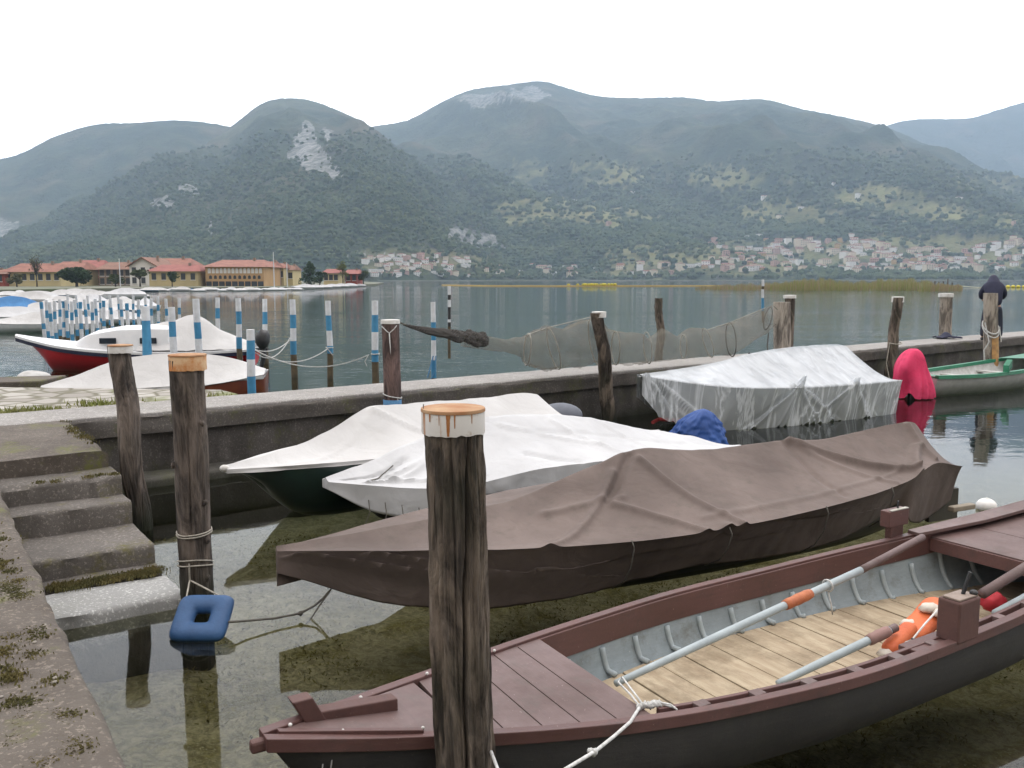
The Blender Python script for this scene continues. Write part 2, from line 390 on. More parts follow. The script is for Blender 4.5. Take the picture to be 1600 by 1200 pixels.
# pier
P0 = Vector((-4.95, 9.75, 0)); 
def pf(x): return Vector((x, 12.25 + .782 * (x + 1.76), 0))
PA = pf(-14); PB = pf(27)
pier = thing('pier', (PA.x, PA.y, 0), 'long low concrete pier with pale top crossing the harbour', 'pier')
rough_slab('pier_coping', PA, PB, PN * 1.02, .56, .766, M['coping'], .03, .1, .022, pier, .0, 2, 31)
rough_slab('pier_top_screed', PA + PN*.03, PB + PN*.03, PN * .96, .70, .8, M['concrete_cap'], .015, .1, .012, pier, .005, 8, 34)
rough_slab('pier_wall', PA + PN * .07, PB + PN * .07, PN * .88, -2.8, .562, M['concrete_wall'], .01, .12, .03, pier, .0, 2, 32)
rough_slab('footing', pf(-4.6) + PN * -.38, pf(-1.5) - PN*.38, PN * .46, -.8, .1, M['concrete_wall'], .03, .1, .03, pier, .01, 4, 33)
# cobbled slip behind the quay
def cobble_mat():
    t = NT('cobbles'); v = t.co('World', (1, 1, 1), (0, 0, .66))
    vo = t.n('TexVoronoi', {'feature': 'DISTANCE_TO_EDGE'}, Vector=v, Scale=2.6, Randomness=.8).outputs['Distance']
    vc = t.n('TexVoronoi', Vector=v, Scale=2.6, Randomness=.8).outputs['Color']
    bw_ = t.n('RGBToBW', Color=vc).outputs[0]; c = t.ramp(bw_, .2, .8, (.26, .24, .21), (.44, .42, .38)); c = t.mix(t.noise(v, 7, 6, .7), t.mix(.4, c, (.2, .18, .15)), c)
    e = t.ramp(vo, .03, .11); c = t.mix(e, (.13, .12, .08), c)
    g = t.ramp(t.noise(v, .8, 5, .6), .56, .64); c = t.mix(t.math('MULTIPLY', g, .75), c, (.12, .14, .03))
    t.bsdf(c, .9, t.bump(vo, .6, .04)); return t.m
CB = [PA.xy + PN.xy * 1.03, (pf(-3.6) + PN * 1.03).xy, G(372, 618, .7).xy, G(345, 611, .7).xy, G(0, 607, .7).xy, Vector((-30, 13.5)), Vector((-30, 3.2))]
m = MB(); m.prism([(p.x, p.y) for p in CB], -1, .72)
tag(m.build('cobbled_slip', cobble_mat()), kind='structure')
gm = MB()
for cx, cy, n_ in ((40, 645, 220), (80, 643, 160), (155, 634, 160), (10, 648, 90), (330, 621, 60), (175, 630, 60)):
    for i in range(n_):
        p = G(cx + random.gauss(0, 22), cy + random.gauss(0, 2.2), .72); h_ = random.uniform(.03, .09); a = random.uniform(0, 6.28)
        dx, dy = math.cos(a)*.012, math.sin(a)*.012
        gm.quad((p.x-dx, p.y-dy, .72), (p.x+dx, p.y+dy, .72), (p.x+random.uniform(-.04, .04), p.y+random.uniform(-.04, .04), .72+h_))
tag(gm.build('grass', simple('grass_blades', (.16, .19, .04), (.22, .21, .08), .9, 3, 0), fix=False), 'short yellow green grass in the joints of the cobbles', 'grass', kind='stuff')
# small mossy stones, pebbles along the near quay edge are left to the surface

# moss and crumbs along the quay edge and on the steps
mm_ = MB(); rs_ = random.Random(8)
def tuft(p, n, sp, h):
    for i in range(n):
        x, y = p.x + rs_.gauss(0, sp), p.y + rs_.gauss(0, sp); a = rs_.uniform(0, 6.28); s_ = rs_.uniform(.0015, .005); dx, dy = math.cos(a)*s_, math.sin(a)*s_
        z = p.z + .004; mm_.quad((x-dx, y-dy, z-.01), (x+dx, y+dy, z-.01), (x+dx*.6+rs_.uniform(-.01, .01), y+dy*.6, z+rs_.uniform(.2, 1)*h), (x-dx*.5, y-dy*.5+rs_.uniform(-.01, .01), z+rs_.uniform(.2, 1)*h))
for k in range(120):
    t_ = rs_.random(); p_ = Q0.lerp(Q1, t_) - QN*(.10 + abs(rs_.gauss(0, .10))); 
    if ns(p_.x*1.7, p_.y*1.7, 2) > .0: tuft(Vector((p_.x, p_.y, .8)), 90, .028, .006)
for k in range(70):
    p_ = Rp(rs_.uniform(.52, .62)) - QN*rs_.uniform(.02, .75); tuft(Vector((p_.x, p_.y, .115)), 55, .035, .022)
for k in range(5):
    p_ = Rp(rs_.uniform(1.86, 2.0)) - QN*rs_.uniform(0, .75); tuft(Vector((p_.x, p_.y, .64)), 60, .03, .015)
for k in range(18):
    p_ = R0.lerp(R1, rs_.uniform(.1, .9)) - QN*rs_.uniform(.02, .1); tuft(Vector((p_.x, p_.y, .8)), 26, .03, .02)
tag(mm_.build('moss', simple('moss_tufts', (.16, .13, .045), (.085, .085, .03), .95, 5, 0), fix=False), 'yellow green moss tufts along the quay edge and the lowest steps', 'moss', kind='stuff')
pb = MB()
for k in range(160):
    t_ = rs_.random()**1.3; p_ = Q0.lerp(Q1, t_) - QN*rs_.uniform(.05, 1.2); pb.ball((p_.x, p_.y, .802), rs_.uniform(.004, .012), 6, 4, sz=.6, jit=.4, sd=k)
tag(pb.build('gravel_crumbs', simple('crumb_stone', (.34, .31, .27), (.2, .18, .15), .9), smooth=True), 'small stone crumbs scattered on the worn quay', 'gravel', kind='stuff')
# ------------------------------------------------------------------ posts
def post_mesh(base, top, rb, rt, sd=0, seg=44, rings=70, wob=.02, groove=.012, crack=None, bend=(0, 0)):
    base, top = Vector(base), Vector(top); rows = []
    for i in range(rings + 1):
        t = i / rings; c = base.lerp(top, t); r_ = lerp(rb, rt, t)
        c = c + Vector((wob * ns(t*2.5, sd) + bend[0]*math.sin(math.pi*t), wob * ns(t*2.5, sd, 8) + bend[1]*math.sin(math.pi*t), 0))
        z = c.z; row = []
        for j in range(seg):
            a = 2*math.pi*j/seg; ca, sa = math.cos(a), math.sin(a)
            g = ns(ca*3.2+sd, sa*3.2, z*.7) * .5 + abs(ns(ca*8+sd, sa*8, z*1.1)) * 1.1 + .35*ns(ca*5, sa*5, z*9+sd)
            rr = r_ - groove * g * (1 - .7*max(0, t - .93)/.07)
            if crack:
                ac = crack[0] + crack[1] * (z - .9) + .12 * ns(z*3, sd, 3)
                da = (a - ac + math.pi) % (2*math.pi) - math.pi
                rr -= crack[2] * math.exp(-(da/.06)**2) * max(0, 1 - abs((z - crack[3]) / crack[4])**3)
            row.append(c + Vector((ca*rr, sa*rr, 0)))
        rows.append(row)
    return MB().grid(rows, closed=True, cap0=True, cap1=True)
def loop_pts(c, r_, z, n=22, tilt=0, jit=.008, sd=0, ph=0):
    return [Vector((c[0] + r_*math.cos(a), c[1] + r_*math.sin(a), z + tilt*math.sin(a+ph) + jit*ns(a, sd))) for a in [2*math.pi*k/n for k in range(n + 1)]]
def disc_cap(m, c, r_, z0, z1, seg=40, lip=0, jag=0):
    rows = []
    for r2, z in ((r_, z0), (r_, z1 - .006), (r_*.985, z1), (r_*.6, z1+.004), (.01, z1+.005)):
        rows.append([Vector((c[0] + r2*math.cos(2*math.pi*k/seg), c[1] + r2*math.sin(2*math.pi*k/seg), z + (jag*ns(k*1.7, 1, 5) if z == z0 else 0))) for k in range(seg)])
    return m.grid(rows, closed=True, cap1=True)
def add_post(name, base, top, rb, rt, mat, label, sd, zb=-.6, **kw):
    base = Vector(base); top = Vector(top); b = base + (base - top) * ((base.z - zb) / (top.z - base.z)) if top.z != base.z else base
    th = thing(name, (b.x, b.y, b.z), label, 'post')
    post_mesh(b, top, rb, rt, sd, **kw).build('shaft', M[mat], th, smooth=True, auto=65)
    return th
# the big post in front
d1 = 3.36
topp = D(708, 640, d1); bt = D(729, 1230, d1)
p1 = add_post('mooring_post', bt, topp, .118, .112, 'post_dark', 'big dark cracked mooring post in front with a rusty lid and painted white band', 3, seg=140, rings=240, groove=.02, crack=(R(-78), .42, .05, .95, 1.05), wob=.012)
m = MB(); disc_cap(m, topp, .1205, topp.z - .085, topp.z - .002, jag=.012); m.build('painted_band', M['band'], p1, smooth=True, auto=40)
m = MB(); disc_cap(m, topp, .1225, topp.z - .004, topp.z + .008); m.build('lid', M['rust'], p1, smooth=True, auto=40)
m = MB()
for a0, w0, zl in ((-1.66, .055, .0), (-1.46, .022, .03), (-2.3, .03, .05), (-.9, .018, .045), (-1.95, .012, .04)):
    rows = []
    for k in range(9):
        z = lerp(topp.z - .002, topp.z - .083 + zl, k / 8); ww = w0 * (1.25 - .55 * k / 8 + .25 * ns(k * .9, a0))
        rows.append([(topp.x + .1212 * math.cos(a0 + ww * u), topp.y + .1212 * math.sin(a0 + ww * u), z) for u in (-1, -.5, 0, .5, 1)])
    m = MB(); m.grid(rows); m.build('rust_stain', simple('rust_run', (.33, .12, .03), (.42, .2, .08), .85, 30), p1, smooth=True, fix=False)
m = MB(); q_ = Vector((topp.x-.11, topp.y-.03, topp.z-.01)); m.tube([q_, q_ + Vector((.001, 0, .035))], .0025, 6); m.build('nail', M['steel'], p1)
# second post with blue float tied to it
tp = D(293, 562, 6.22); bs = G(308, 945, 0) 
p2 = add_post('mooring_post', bs, tp, .115, .118, 'post_grey', 'tall brown mooring post with an orange rusty cap and cords tied round its foot', 11, seg=72, rings=130, groove=.014, crack=(R(-80), .1, .02, .7, 1.2))
m = MB(); disc_cap(m, tp, .126, tp.z - .07, tp.z + .03, jag=.008); m.build('cap_band', M['rustband'], p2, smooth=True, auto=40)
m = MB(); disc_cap(m, tp + Vector((0, 0, 0)), .129, tp.z + .028, tp.z + .038); m.build('lid', M['rust'], p2, smooth=True, auto=40)
def on_post(b, t, z): b, t = Vector(b), Vector(t); k = (z - b.z) / (t.z - b.z); return b.lerp(t, k)
for z, rr, tl in ((.56, .119, .01), (.545, .12, .012), (.33, .12, -.04), (.30, .122, -.03)):
    m = MB(); c_ = on_post(bs, tp, z); m.tube(loop_pts(c_, rr, z, tilt=tl, sd=z), .006, 6, False); m.build('tied_cord', M['rope'], p2, smooth=True)
for z, dx in ((.5, .11), (.78, .1), (.22, .1), (1.05, -.11), (1.35,.1)):
    c_ = on_post(bs, tp, z); m = MB(); m.ball((c_.x + dx, c_.y - .05, z), .022, sx=.8, sz=1.1, jit=.5, sd=z); m.build('knot', M['post_grey'], p2, smooth=True)
# leaning post by the steps
tp3 = D(188, 541, 8.3); bs3 = G(214, 828, 0)
p3 = add_post('mooring_post', bs3, tp3, .105, .1, 'post_grey', 'grey crooked mooring post leaning beside the stone steps', 23, seg=56, rings=110, groove=.02, wob=.09, bend=(.03, 0))
m = MB(); disc_cap(m, tp3, .108, tp3.z - .06, tp3.z + .005, jag=.01); m.build('cap_band', M['bandwhite'], p3, smooth=True, auto=40)
m = MB(); disc_cap(m, tp3, .112, tp3.z + .003, tp3.z + .014); m.build('lid', M['rust'], p3, smooth=True, auto=40)
# post holding the left end of the net
tp4 = D(610, 502, 12.0); bs4 = G(614, 640, .0); bs4 = D(614, 660, 11.95)
p4 = add_post('mooring_post', bs4, tp4, .118, .118, 'post_red', 'reddish post by the pier that holds the dark end of the fishing net', 31, seg=44, rings=80, groove=.008, wob=.01)
m = MB(); disc_cap(m, tp4, .128, tp4.z - .03, tp4.z + .02); m.build('lid', M['bandwhite'], p4, smooth=True, auto=40)
m = MB(); disc_cap(m, on_post(bs4, tp4, .72), .124, .56, .74); m.build('blue_band', M['rope_blue'], p4, smooth=True, auto=40)
m = MB(); c_ = tp4
fz = lambda z, dx: Vector((c_.x + dx, c_.y - .124, z))
m.tube([fz(c_.z-.06, -.1), fz(c_.z-.13, -.03), fz(c_.z-.15, .0), fz(c_.z-.1, .06), fz(c_.z-.05, .1)], .007, 6)
m.tube([fz(c_.z-.15, .0), fz(c_.z-.4, .012), fz(c_.z-.7, .03), fz(.82, .06), fz(.74, .03)], .008, 6)
m.tube(loop_pts(on_post(bs4, tp4, .8), .126, .79, tilt=-.03, ph=1.5), .008, 6, False)
m.tube([fz(.82, .06), fz(.75, .1), fz(.66, .09)], .007, 6); m.tube([fz(.8, .03), fz(.72, -.03), fz(.68, -.04)], .007, 6)
m.build('hanging_cord', M['rope_white'], p4, smooth=True)
# post in the middle of the net
tp5 = D(936, 489, 14.1); bs5 = G(946, 662, 0)
p5 = add_post('mooring_post', bs5, tp5, .12, .1, 'post_dark', 'twisted dark post with a white top standing in front of the middle of the net', 43, seg=48, rings=90, groove=.03, wob=.1, bend=(.05, 0))
m = MB(); disc_cap(m, tp5, .113, tp5.z - .07, tp5.z + .02); m.build('cap_band', M['bandwhite'], p5, smooth=True, auto=40)
# pair of posts at the right end of the net
tp6 = D(1221, 472, 17.2); bs6 = D(1223, 560, 17.2)
p6 = add_post('mooring_post', bs6, tp6, .17, .16, 'post_pale', 'stout light brown post where the right end of the net is tied', 51, seg=44, rings=60, groove=.014)
tp7 = D(1234, 464, 20.3); bs7 = D(1232, 552, 20.3)
p7 = add_post('mooring_post', bs7, tp7, .11, .11, 'post_dark', 'thin dark post with white cap just behind the stout light brown post', 57, seg=32, rings=50)
m = MB(); disc_cap(m, tp7, .14, tp7.z - .03, tp7.z + .04); m.build('cap_band', M['bandwhite'], p7, smooth=True, auto=40)
tp8 = D(1029, 466, 25); bs8 = D(1030, 545, 25)
p8 = add_post('mooring_post', bs8, tp8, .12, .11, 'post_dark', 'short dark post without a cap in open water behind the net', 61, seg=32, rings=60, groove=.05, wob=.12)
tp9 = D(1403, 465, 19.8); bs9 = D(1393, 612, 19.8)
p9 = add_post('mooring_post', bs9, tp9, .13, .11, 'post_dark', 'crooked dark post with a pale cap between the plastic wrapped boat and the pink cover', 67, seg=40, rings=80, groove=.03, wob=.1, bend=(-.06, 0))
m = MB(); disc_cap(m, tp9, .13, tp9.z - .1, tp9.z + .02); m.build('cap_band', M['bandwhite'], p9, smooth=True, auto=40)
m = MB(); m.tube(loop_pts(on_post(bs9, tp9, .95), .14, .95, tilt=.02), .012, 6, False); m.build('tied_cord', M['rope'], p9); m = MB(); m.tube([on_post(bs9, tp9, .95) + Vector((-.13, -.05, 0)), on_post(bs9, tp9, .5) + Vector((-.2, -.1, 0)), on_post(bs9, tp9, .05) + Vector((-.12, -.2, 0))], .01, 6); m.build('tied_cord', M['rope'], p9)
tp10 = D(1478, 462, 24.2); bs10 = D(1477, 532, 24.2)
p10 = add_post('mooring_post', bs10, tp10, .16, .16, 'post_pale', 'pale grey post with a yellowish cap behind the pier above the folded dark cloth', 71, seg=36, rings=60)
m = MB(); disc_cap(m, tp10, .19, tp10.z - .04, tp10.z + .06); m.build('cap_band', M['bandwhite'], p10, smooth=True, auto=40)
tp11 = D(1548, 458, 20.9); bs11 = D(1548, 570, 20.9)
p11 = add_post('mooring_post', bs11, tp11, .165, .155, 'post_pale', 'post with white rope and a worn orange lower half in front of the person', 77, seg=40, rings=70)
m = MB(); c_ = on_post(bs11, tp11, 1.25)
m.tube(loop_pts(c_, .175, 1.25, tilt=.16), .016, 6, False); m.tube(loop_pts(c_, .178, 1.2, tilt=.2), .014, 6, False)
m.tube([c_ + Vector((-.17, -.06, .1)), c_ + Vector((-.1, -.16, -.35)), c_ + Vector((-.19, -.12, -.55)), c_ + Vector((-.15, -.16, -.95))], .014, 6)
m.tube([c_ + Vector((.17, -.06, .0)), c_ + Vector((.2, -.12, -.35))], .014, 6); m.build('tied_rope', M['rope_white'], p11)
m = MB()
rows = []
for k in range(14):
    z = 1.02 - k * .07; c2 = on_post(bs11, tp11, z)
    rows.append([c2 + Vector(((.167+.006*ns(a*3, z*5)) * math.sin(a), -(.167+.006*ns(a*3, z*5)) * math.cos(a), 0)) for a in [R(-20 + 95 * j / 9) for j in range(10)]])
m.grid(rows); m.build('worn_patch', simple('worn_orange_wood', (.48, .27, .10), (.30, .17, .08), .8, 10, .4), p11, smooth=True, fix=False)
# ------------------------------------------------------------------ fishing net
def net_mat(name, c, alpha, scale=60):
    t = NT(name); v = t.co('Object', (1, 1, 1), (0, .7, .6))
    w1 = t.n('TexWave', {'bands_direction': 'X'}, Vector=v, Scale=scale * .16, Distortion=1.2, Detail=2).outputs['Fac']
    w2 = t.n('TexWave', {'bands_direction': 'Z'}, Vector=v, Scale=scale * .16, Distortion=1.2, Detail=2).outputs['Fac']
    k = t.math('MAXIMUM', t.ramp(w1, .55, .9), t.ramp(w2, .55, .9))
    a = t.math('ADD', t.math('MULTIPLY', k, .10), t.math('MULTIPLY', t.ramp(t.noise(t.co('Object'), 2.5, 5, .6), .4, .7), .16)); a = t.math('ADD', a, alpha, True)
    d = t.n('BsdfDiffuse', Color=c); tr = t.n('BsdfTransparent')
    ms = t.n('MixShader', i0=a, i1=tr.outputs[0], i2=d.outputs[0]); t.surf(ms.outputs[0]); return t.m
net = thing('fishing_net', tuple(D(900, 575, 13.5)), 'long beige hooped fishing net hung between posts above the pier', 'fishing net')
def netpart(st, name, mat, seg=30, jit=.055, n=8, flat=.75):
    rows = []
    pts = []
    for i in range(len(st) - 1):
        for k in range(n): pts.append(tuple(interp([(q, s_[c]) for q, s_ in enumerate(st)], i + k / n) for c in range(4)))
    pts.append(st[-1])
    for i, (px, yt, yb, d) in enumerate(pts):
        T = D(px, yt, d); B_ = D(px, yb, d); c = (T + B_) / 2; h_ = (T - B_).length / 2
        # hoops face along the net, so the cross direction is nearly the line of sight
        w_ = Vector((-.55, .83, 0))
        row = []
        for j in range(seg):
            a = 2*math.pi*j/seg; k = 1 + jit*4 * ns(math.cos(a)*2+i*.3, math.sin(a)*2, i*.12)
            row.append(c + (Vector((0, 0, 1)) * math.sin(a) * h_ + w_ * math.cos(a) * h_ * flat) * k)
        rows.append(row)
    m = MB(); m.grid(rows, closed=True); return m.build(name, mat, net, smooth=True, fix=False)
st = [(722, 519, 541, 12.9), (760, 525, 547, 13.1), (790, 531, 550, 13.3), (815, 527, 558, 13.5), (824, 524, 570, 13.55), (840, 517, 575, 13.7), (856, 511, 578, 13.8), (880, 515, 574, 14.0), (905, 501, 574, 14.3), (930, 497, 568, 14.5), (946, 515, 571, 14.7), (965, 520, 569, 14.9), (982, 519, 569, 15.1), (1000, 522, 568, 15.3), (1012, 531, 567, 15.4), (1035, 513, 564, 15.6), (1058, 527, 561, 15.8), (1080, 513, 559, 16), (1106, 516, 556, 16.2), (1140, 505, 556, 16.5), (1170, 494, 535, 16.7), (1196, 482, 520, 16.9), (1209, 476, 508, 17.0)]
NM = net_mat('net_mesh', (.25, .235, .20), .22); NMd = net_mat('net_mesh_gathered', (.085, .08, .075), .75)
netpart(st, 'net_mesh', NM)
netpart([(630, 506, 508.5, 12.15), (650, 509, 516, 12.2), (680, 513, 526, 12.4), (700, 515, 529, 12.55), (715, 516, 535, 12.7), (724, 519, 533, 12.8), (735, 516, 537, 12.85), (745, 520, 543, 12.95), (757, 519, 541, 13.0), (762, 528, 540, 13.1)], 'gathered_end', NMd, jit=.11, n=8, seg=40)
HM = simple('hoop', (.38, .37, .33), (.25, .24, .2), .6); HMd = simple('hoop_dark', (.06, .055, .05), rough=.6)
def hoop(px, yt, yb, d, mat, tilt=0, name='hoop', fl=.42):
    T = D(px + tilt, yt, d); B_ = D(px - tilt, yb, d); c = (T + B_) / 2; up = (T - B_) / 2; w_ = Vector((-.5, .86, 0)) * up.length * fl
    m = MB(); m.tube([c + up * math.sin(a) + w_ * math.cos(a) for a in [2*math.pi*k/36 for k in range(37)]], .011, 6, False); m.build(name, mat, net, smooth=True)
m = MB(); rn = random.Random(5)
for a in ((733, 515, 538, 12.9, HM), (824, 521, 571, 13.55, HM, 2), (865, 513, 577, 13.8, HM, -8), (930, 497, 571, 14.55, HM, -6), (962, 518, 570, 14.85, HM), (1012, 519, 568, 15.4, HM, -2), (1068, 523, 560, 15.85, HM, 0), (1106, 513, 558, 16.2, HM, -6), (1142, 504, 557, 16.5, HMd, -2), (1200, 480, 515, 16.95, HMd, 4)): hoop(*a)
m = MB(); m.tube([D(622, 503, 12.1), D(632, 507, 12.15), D(660, 515, 12.3)], .012, 6); m.build('end_rope', M['rope_dark'], net)
m = MB(); m.tube([D(1209, 478, 17.05), D(1215, 484, 17.05)], .012, 6); m.build('tie_cord', M['rope_dark'], net); m = MB(); m.tube([D(1201, 520, 17.0), D(1199, 540, 17), D(1200, 558, 17)], .012, 6); m.build('tie_cord', M['rope_dark'], net)
m = MB(); m.tube([D(824, 523, 13.5), D(856, 512, 13.8), D(905, 500, 14.3), D(928, 494, 14.5)], .008, 6); m.build('ridge_cord', HM, net); m = MB(); m.tube([D(1106, 515, 16.2), D(1140, 504, 16.5), D(1196, 481, 16.9)], .008, 6); m.build('ridge_cord', HM, net)
# ------------------------------------------------------------------ boats: generic lofts
class Frame:
    def __init__(s, bow, d, L):
        s.b = Vector((bow[0], bow[1], 0)); s.a = Vector((d[0], d[1], 0)).normalized(); s.n = Vector((-s.a.y, s.a.x, 0)); s.L = L
    def p(s, x, w_, z): return s.b + s.a * x + s.n * w_ + Vector((0, 0, z))
def hull_rows(fr, beam, sheer, keel, n=40, seg=18, x0=0, x1=None, rake=.12, pw=2.2, inset=0, bot=0):
    x1 = fr.L if x1 is None else x1; rows = []
    for i in range(n + 1):
        x = lerp(x0, x1, (i / n)); b_ = max(.012, sinterp(beam, x) - inset); zs = sinterp(sheer, x); zk = sinterp(keel, x) + bot
        row = []
        for j in range(seg + 1):
            a = math.pi * j / seg; c_ = math.cos(a); s_ = max(0.0, math.sin(a))
            w_ = -b_ * (abs(c_) ** (2 / pw)) * (1 if c_ > 0 else -1); z = zs - (zs - zk) * (s_ ** (2 / pw))
            xx = x + rake * (1 - (z - zk) / max(.05, zs - zk)) * max(0, 1 - x / 1.0) * 1.0
            row.append(fr.p(xx, w_, z))
        rows.append(row)
    return rows
def seg_d(p, a, b):
    ax, ay = a; bx, by = b; px, py = p; dx, dy = bx-ax, by-ay; t = max(0, min(1, ((px-ax)*dx+(py-ay)*dy)/(dx*dx+dy*dy+1e-9)))
    return math.hypot(px-ax-dx*t, py-ay-dy*t), t
def cover_rows(fr, beam, gun, ridge, skirt, n=120, m_=18, sag=.05, folds=(), wr=.02, sd=0, inw=.1, x0=0, x1=None, skn=8, ridgeoff=None, scal=0):
    """u across: near skirt bottom(0) .. near gunwale .. ridge .. far gunwale .. far skirt bottom"""
    x1 = fr.L if x1 is None else x1; rows = []
    for i in range(n + 1):
        x = lerp(x0, x1, i / n); b_ = max(.01, sinterp(beam, x)); g = sinterp(gun, x); r_ = sinterp(ridge, x)
        ro = sinterp(ridgeoff, x) if ridgeoff else 0; row = []
        for side in (-1, 1):
            sk = sinterp(skirt[0] if side < 0 else skirt[1], x); sub = []
            for k in range(skn):
                t = k / skn; z = lerp(sk, g, t); ww = b_ * (1 - inw * (1 - t) ** .8)
                fo = (1 - t) * (.045 * ns(x*2.2, sd+side*3, t*.6) + .02*ns(x*7, sd, t)) * min(1, b_*4)
                sub.append((side, ww + fo, z + scal * (1-t) * ns(x*1.4, sd, 40), x, -(1 - t)))
            for k in range(m_ + 1):
                t = k / m_; z = lerp(g, r_, t) - sag * math.sin(math.pi * t) * min(1, b_*2) * (1 + .5*ns(x*1.3, sd+side)); ww = b_ * (1 - t)
                sub.append((side, ww, z, x, t))
            if side > 0: sub = sub[:-1][::-1]
            row += sub
        rr = []
        for side, ww, z, x_, t in row:
            w_ = side * ww + ro * max(0, t)
            dz = wr * (ns(x_*2.1, w_*2.4, sd) + .5*ns(x_*6, w_*5, sd+7)) * (1 if t > 0 else .3) * min(1, b_*3); dy = 0
            for (fa, fb, dep, wid) in folds:   # folds in (x, signed t) space; near side only when t sign is negative coded as side
                q, tt = seg_d((x_, t * 1.0), fa, fb)
                if side < 0 and q < wid * 4: e = dep * math.exp(-(q / wid) ** 2); dz += e; dy += e * .6
            rr.append(fr.p(x_, w_ - dy * (1 if side < 0 else 0), z + dz))
        rows.append(rr)
    return rows
# brown covered boat ------------------------------------------------
M['brown'] = tarpmat('brown_canvas', (.10, .076, .066), (.165, .128, .112), .85, (.085, .072, .058), .6)
M['hull_black'] = simple('dark_hull_paint', (.022, .022, .022), (.035, .034, .032), .45, 3, .1)
M['white_tarp'] = tarpmat('white_canvas', (.46, .452, .44), (.54, .535, .525), .8, (.45, .44, .40), .2)
M['white_tarp2'] = tarpmat('white_pvc', (.44, .442, .445), (.525, .53, .535), .65, (.5, .5, .48), .25)
fb = Frame((-1.62, 5.98), (.9, .434), 6.45)
brown = thing('covered_rowing_boat', tuple(fb.p(3.1, 0, 0)), 'long boat under a brown canvas cover beside the open rowing boat', 'boat')
beam_b = [(0, .02), (.35, .19), (.9, .44), (1.6, .72), (2.6, .95), (3.6, .97), (4.6, .86), (5.4, .66), (6.0, .44), (6.45, .34)]
gun_b = [(0, .50), (1, .50), (2, .50), (3, .52), (4.2, .56), (5.3, .6), (5.9, .66), (6.45, .56)]
ridge_b = [(0, .53), (.5, .55), (1.2, .60), (1.9, .68), (2.5, .86), (2.9, .96), (3.6, .90), (4.4, .91), (5.0, .89), (5.6, .94), (6.05, .97), (6.2, .93), (6.45, .62)]
sk_n = [(0, .34), (.2, .27), (.5, .15), (.95, .04), (1.5, .0), (2.2, .05), (3, .14), (3.9, .1), (4.6, .12), (5.1, .2), (5.5, .3), (5.75, .10), (6.1, .06), (6.45, .2)]
rows = cover_rows(fb, beam_b, gun_b, ridge_b, (sk_n, [(0, .24), (6.45, .3)]), n=430, m_=56, skn=26, sag=.05, wr=.012, sd=5, inw=.34,
    folds=[(a_, b_, d_*1.05, max(.034, w_*1.1)) for a_, b_, d_, w_ in [((2.62, .86), (1.72, 0), .035, .035), ((2.45, .55), (2.95, -.05), .03, .03), ((2.9, .9), (3.25, 0), .028, .022), ((2.42, .6), (2.85, .97), -.03, .03),
           ((4.55, .98), (5.6, .1), .05, .035), ((4.6, .9), (5.15, .05), .02, .022), ((4.5, .95), (4.45, .1), -.015, .03), ((3.0, .18), (5.4, .24), .014, .03), ((2.55, .6), (1.95, .7), .02, .035),
           ((6.05, .95), (6.0, .1), .03, .03), ((5.6, .12), (5.95, .5), .04, .06), ((.15, -.3), (1.5, -.62), .07, .07), ((.6, -.15), (2.3, -.85), .06, .06), ((1.7, -.62), (3.2, -.4), .075, .08), ((2.0, -.25), (3.0, -.2), -.04, .06), ((3.3, -.6), (4.6, -.35), .06, .08), ((3.6, -.2), (5.2, -.7), .05, .07), ((5.55, 0), (5.35, -.9), .05, .05), ((3.1, 0), (3.12, -.9), .04, .05)]])
m = MB(); m.grid(rows, cap0=True, cap1=True); bc = m.build('canvas_cover', M['brown'], brown, smooth=True, auto=70)
bc.modifiers.new('thickness', 'SOLIDIFY').thickness = .006
m = MB(); m.grid(hull_rows(fb, [(x, max(.012, b*.6)) for x, b in beam_b], [(x, g - .05) for x, g in gun_b], [(0, .40), (.6, .2), (1.5, -.08), (5, -.12), (6.45, .05)]), cap1=True); m.build('hull', M['hull_black'], brown, smooth=True)
for x_ in (1.2, 2.3, 3.1, 4.1, 5.0):
    m = MB(); b_ = sinterp(beam_b, x_); g_ = sinterp(gun_b, x_); s0 = sinterp(sk_n, x_)
    m.tube([fb.p(x_, -b_*1.01, g_+.012), fb.p(x_+.01, -b_*1.03, g_-.04), fb.p(x_+.02, -b_*.97, lerp(s0, g_, .55)), fb.p(x_+.03, -b_*.86, lerp(s0, g_, .25)), fb.p(x_+.02, -b_*.70, s0+.01)], .005, 6); m.build('lashing_cord', M['rope_dark'], brown, smooth=True)
# stern piece of the brown boat showing under the canvas
m = MB(); m.obox(fb.p(6.2, -.2, .0), fb.a*.4, fb.n*.05, (0, 0, .3)); m.build('stern_post', simple('dark_stern_wood', (.05, .045, .03), rough=.8), brown)
m = MB(); m.obox(fb.p(6.0, -.62, .22), fb.a*.3, fb.n*.07, (0, 0, .05)); m.build('oar_rest', simple('pale_wood', (.32, .27, .2)), brown, bevel=.01)
m = MB(); a_ = D(517, 921, 6.05); k_ = D(485, 958, 6.1)
m.tube([a_, D(505, 935, 6.05), D(492, 946, 6.05), D(470, 958, 6.0), D(430, 966, 5.9), D(385, 970, 5.8), D(357, 972, 5.72)], .008, 7)
m.tube([D(515, 925, 6.05), D(500, 945, 6.05), D(485, 968, 6.0), D(478, 975, 5.98)], .006, 6); m.ball(D(470, 958, 6.0), .018, jit=.5)
tag(m.build('mooring_rope', M['rope_dark'], smooth=True), 'dark knotted rope from the blue float to the bow of the brown covered boat', 'rope')
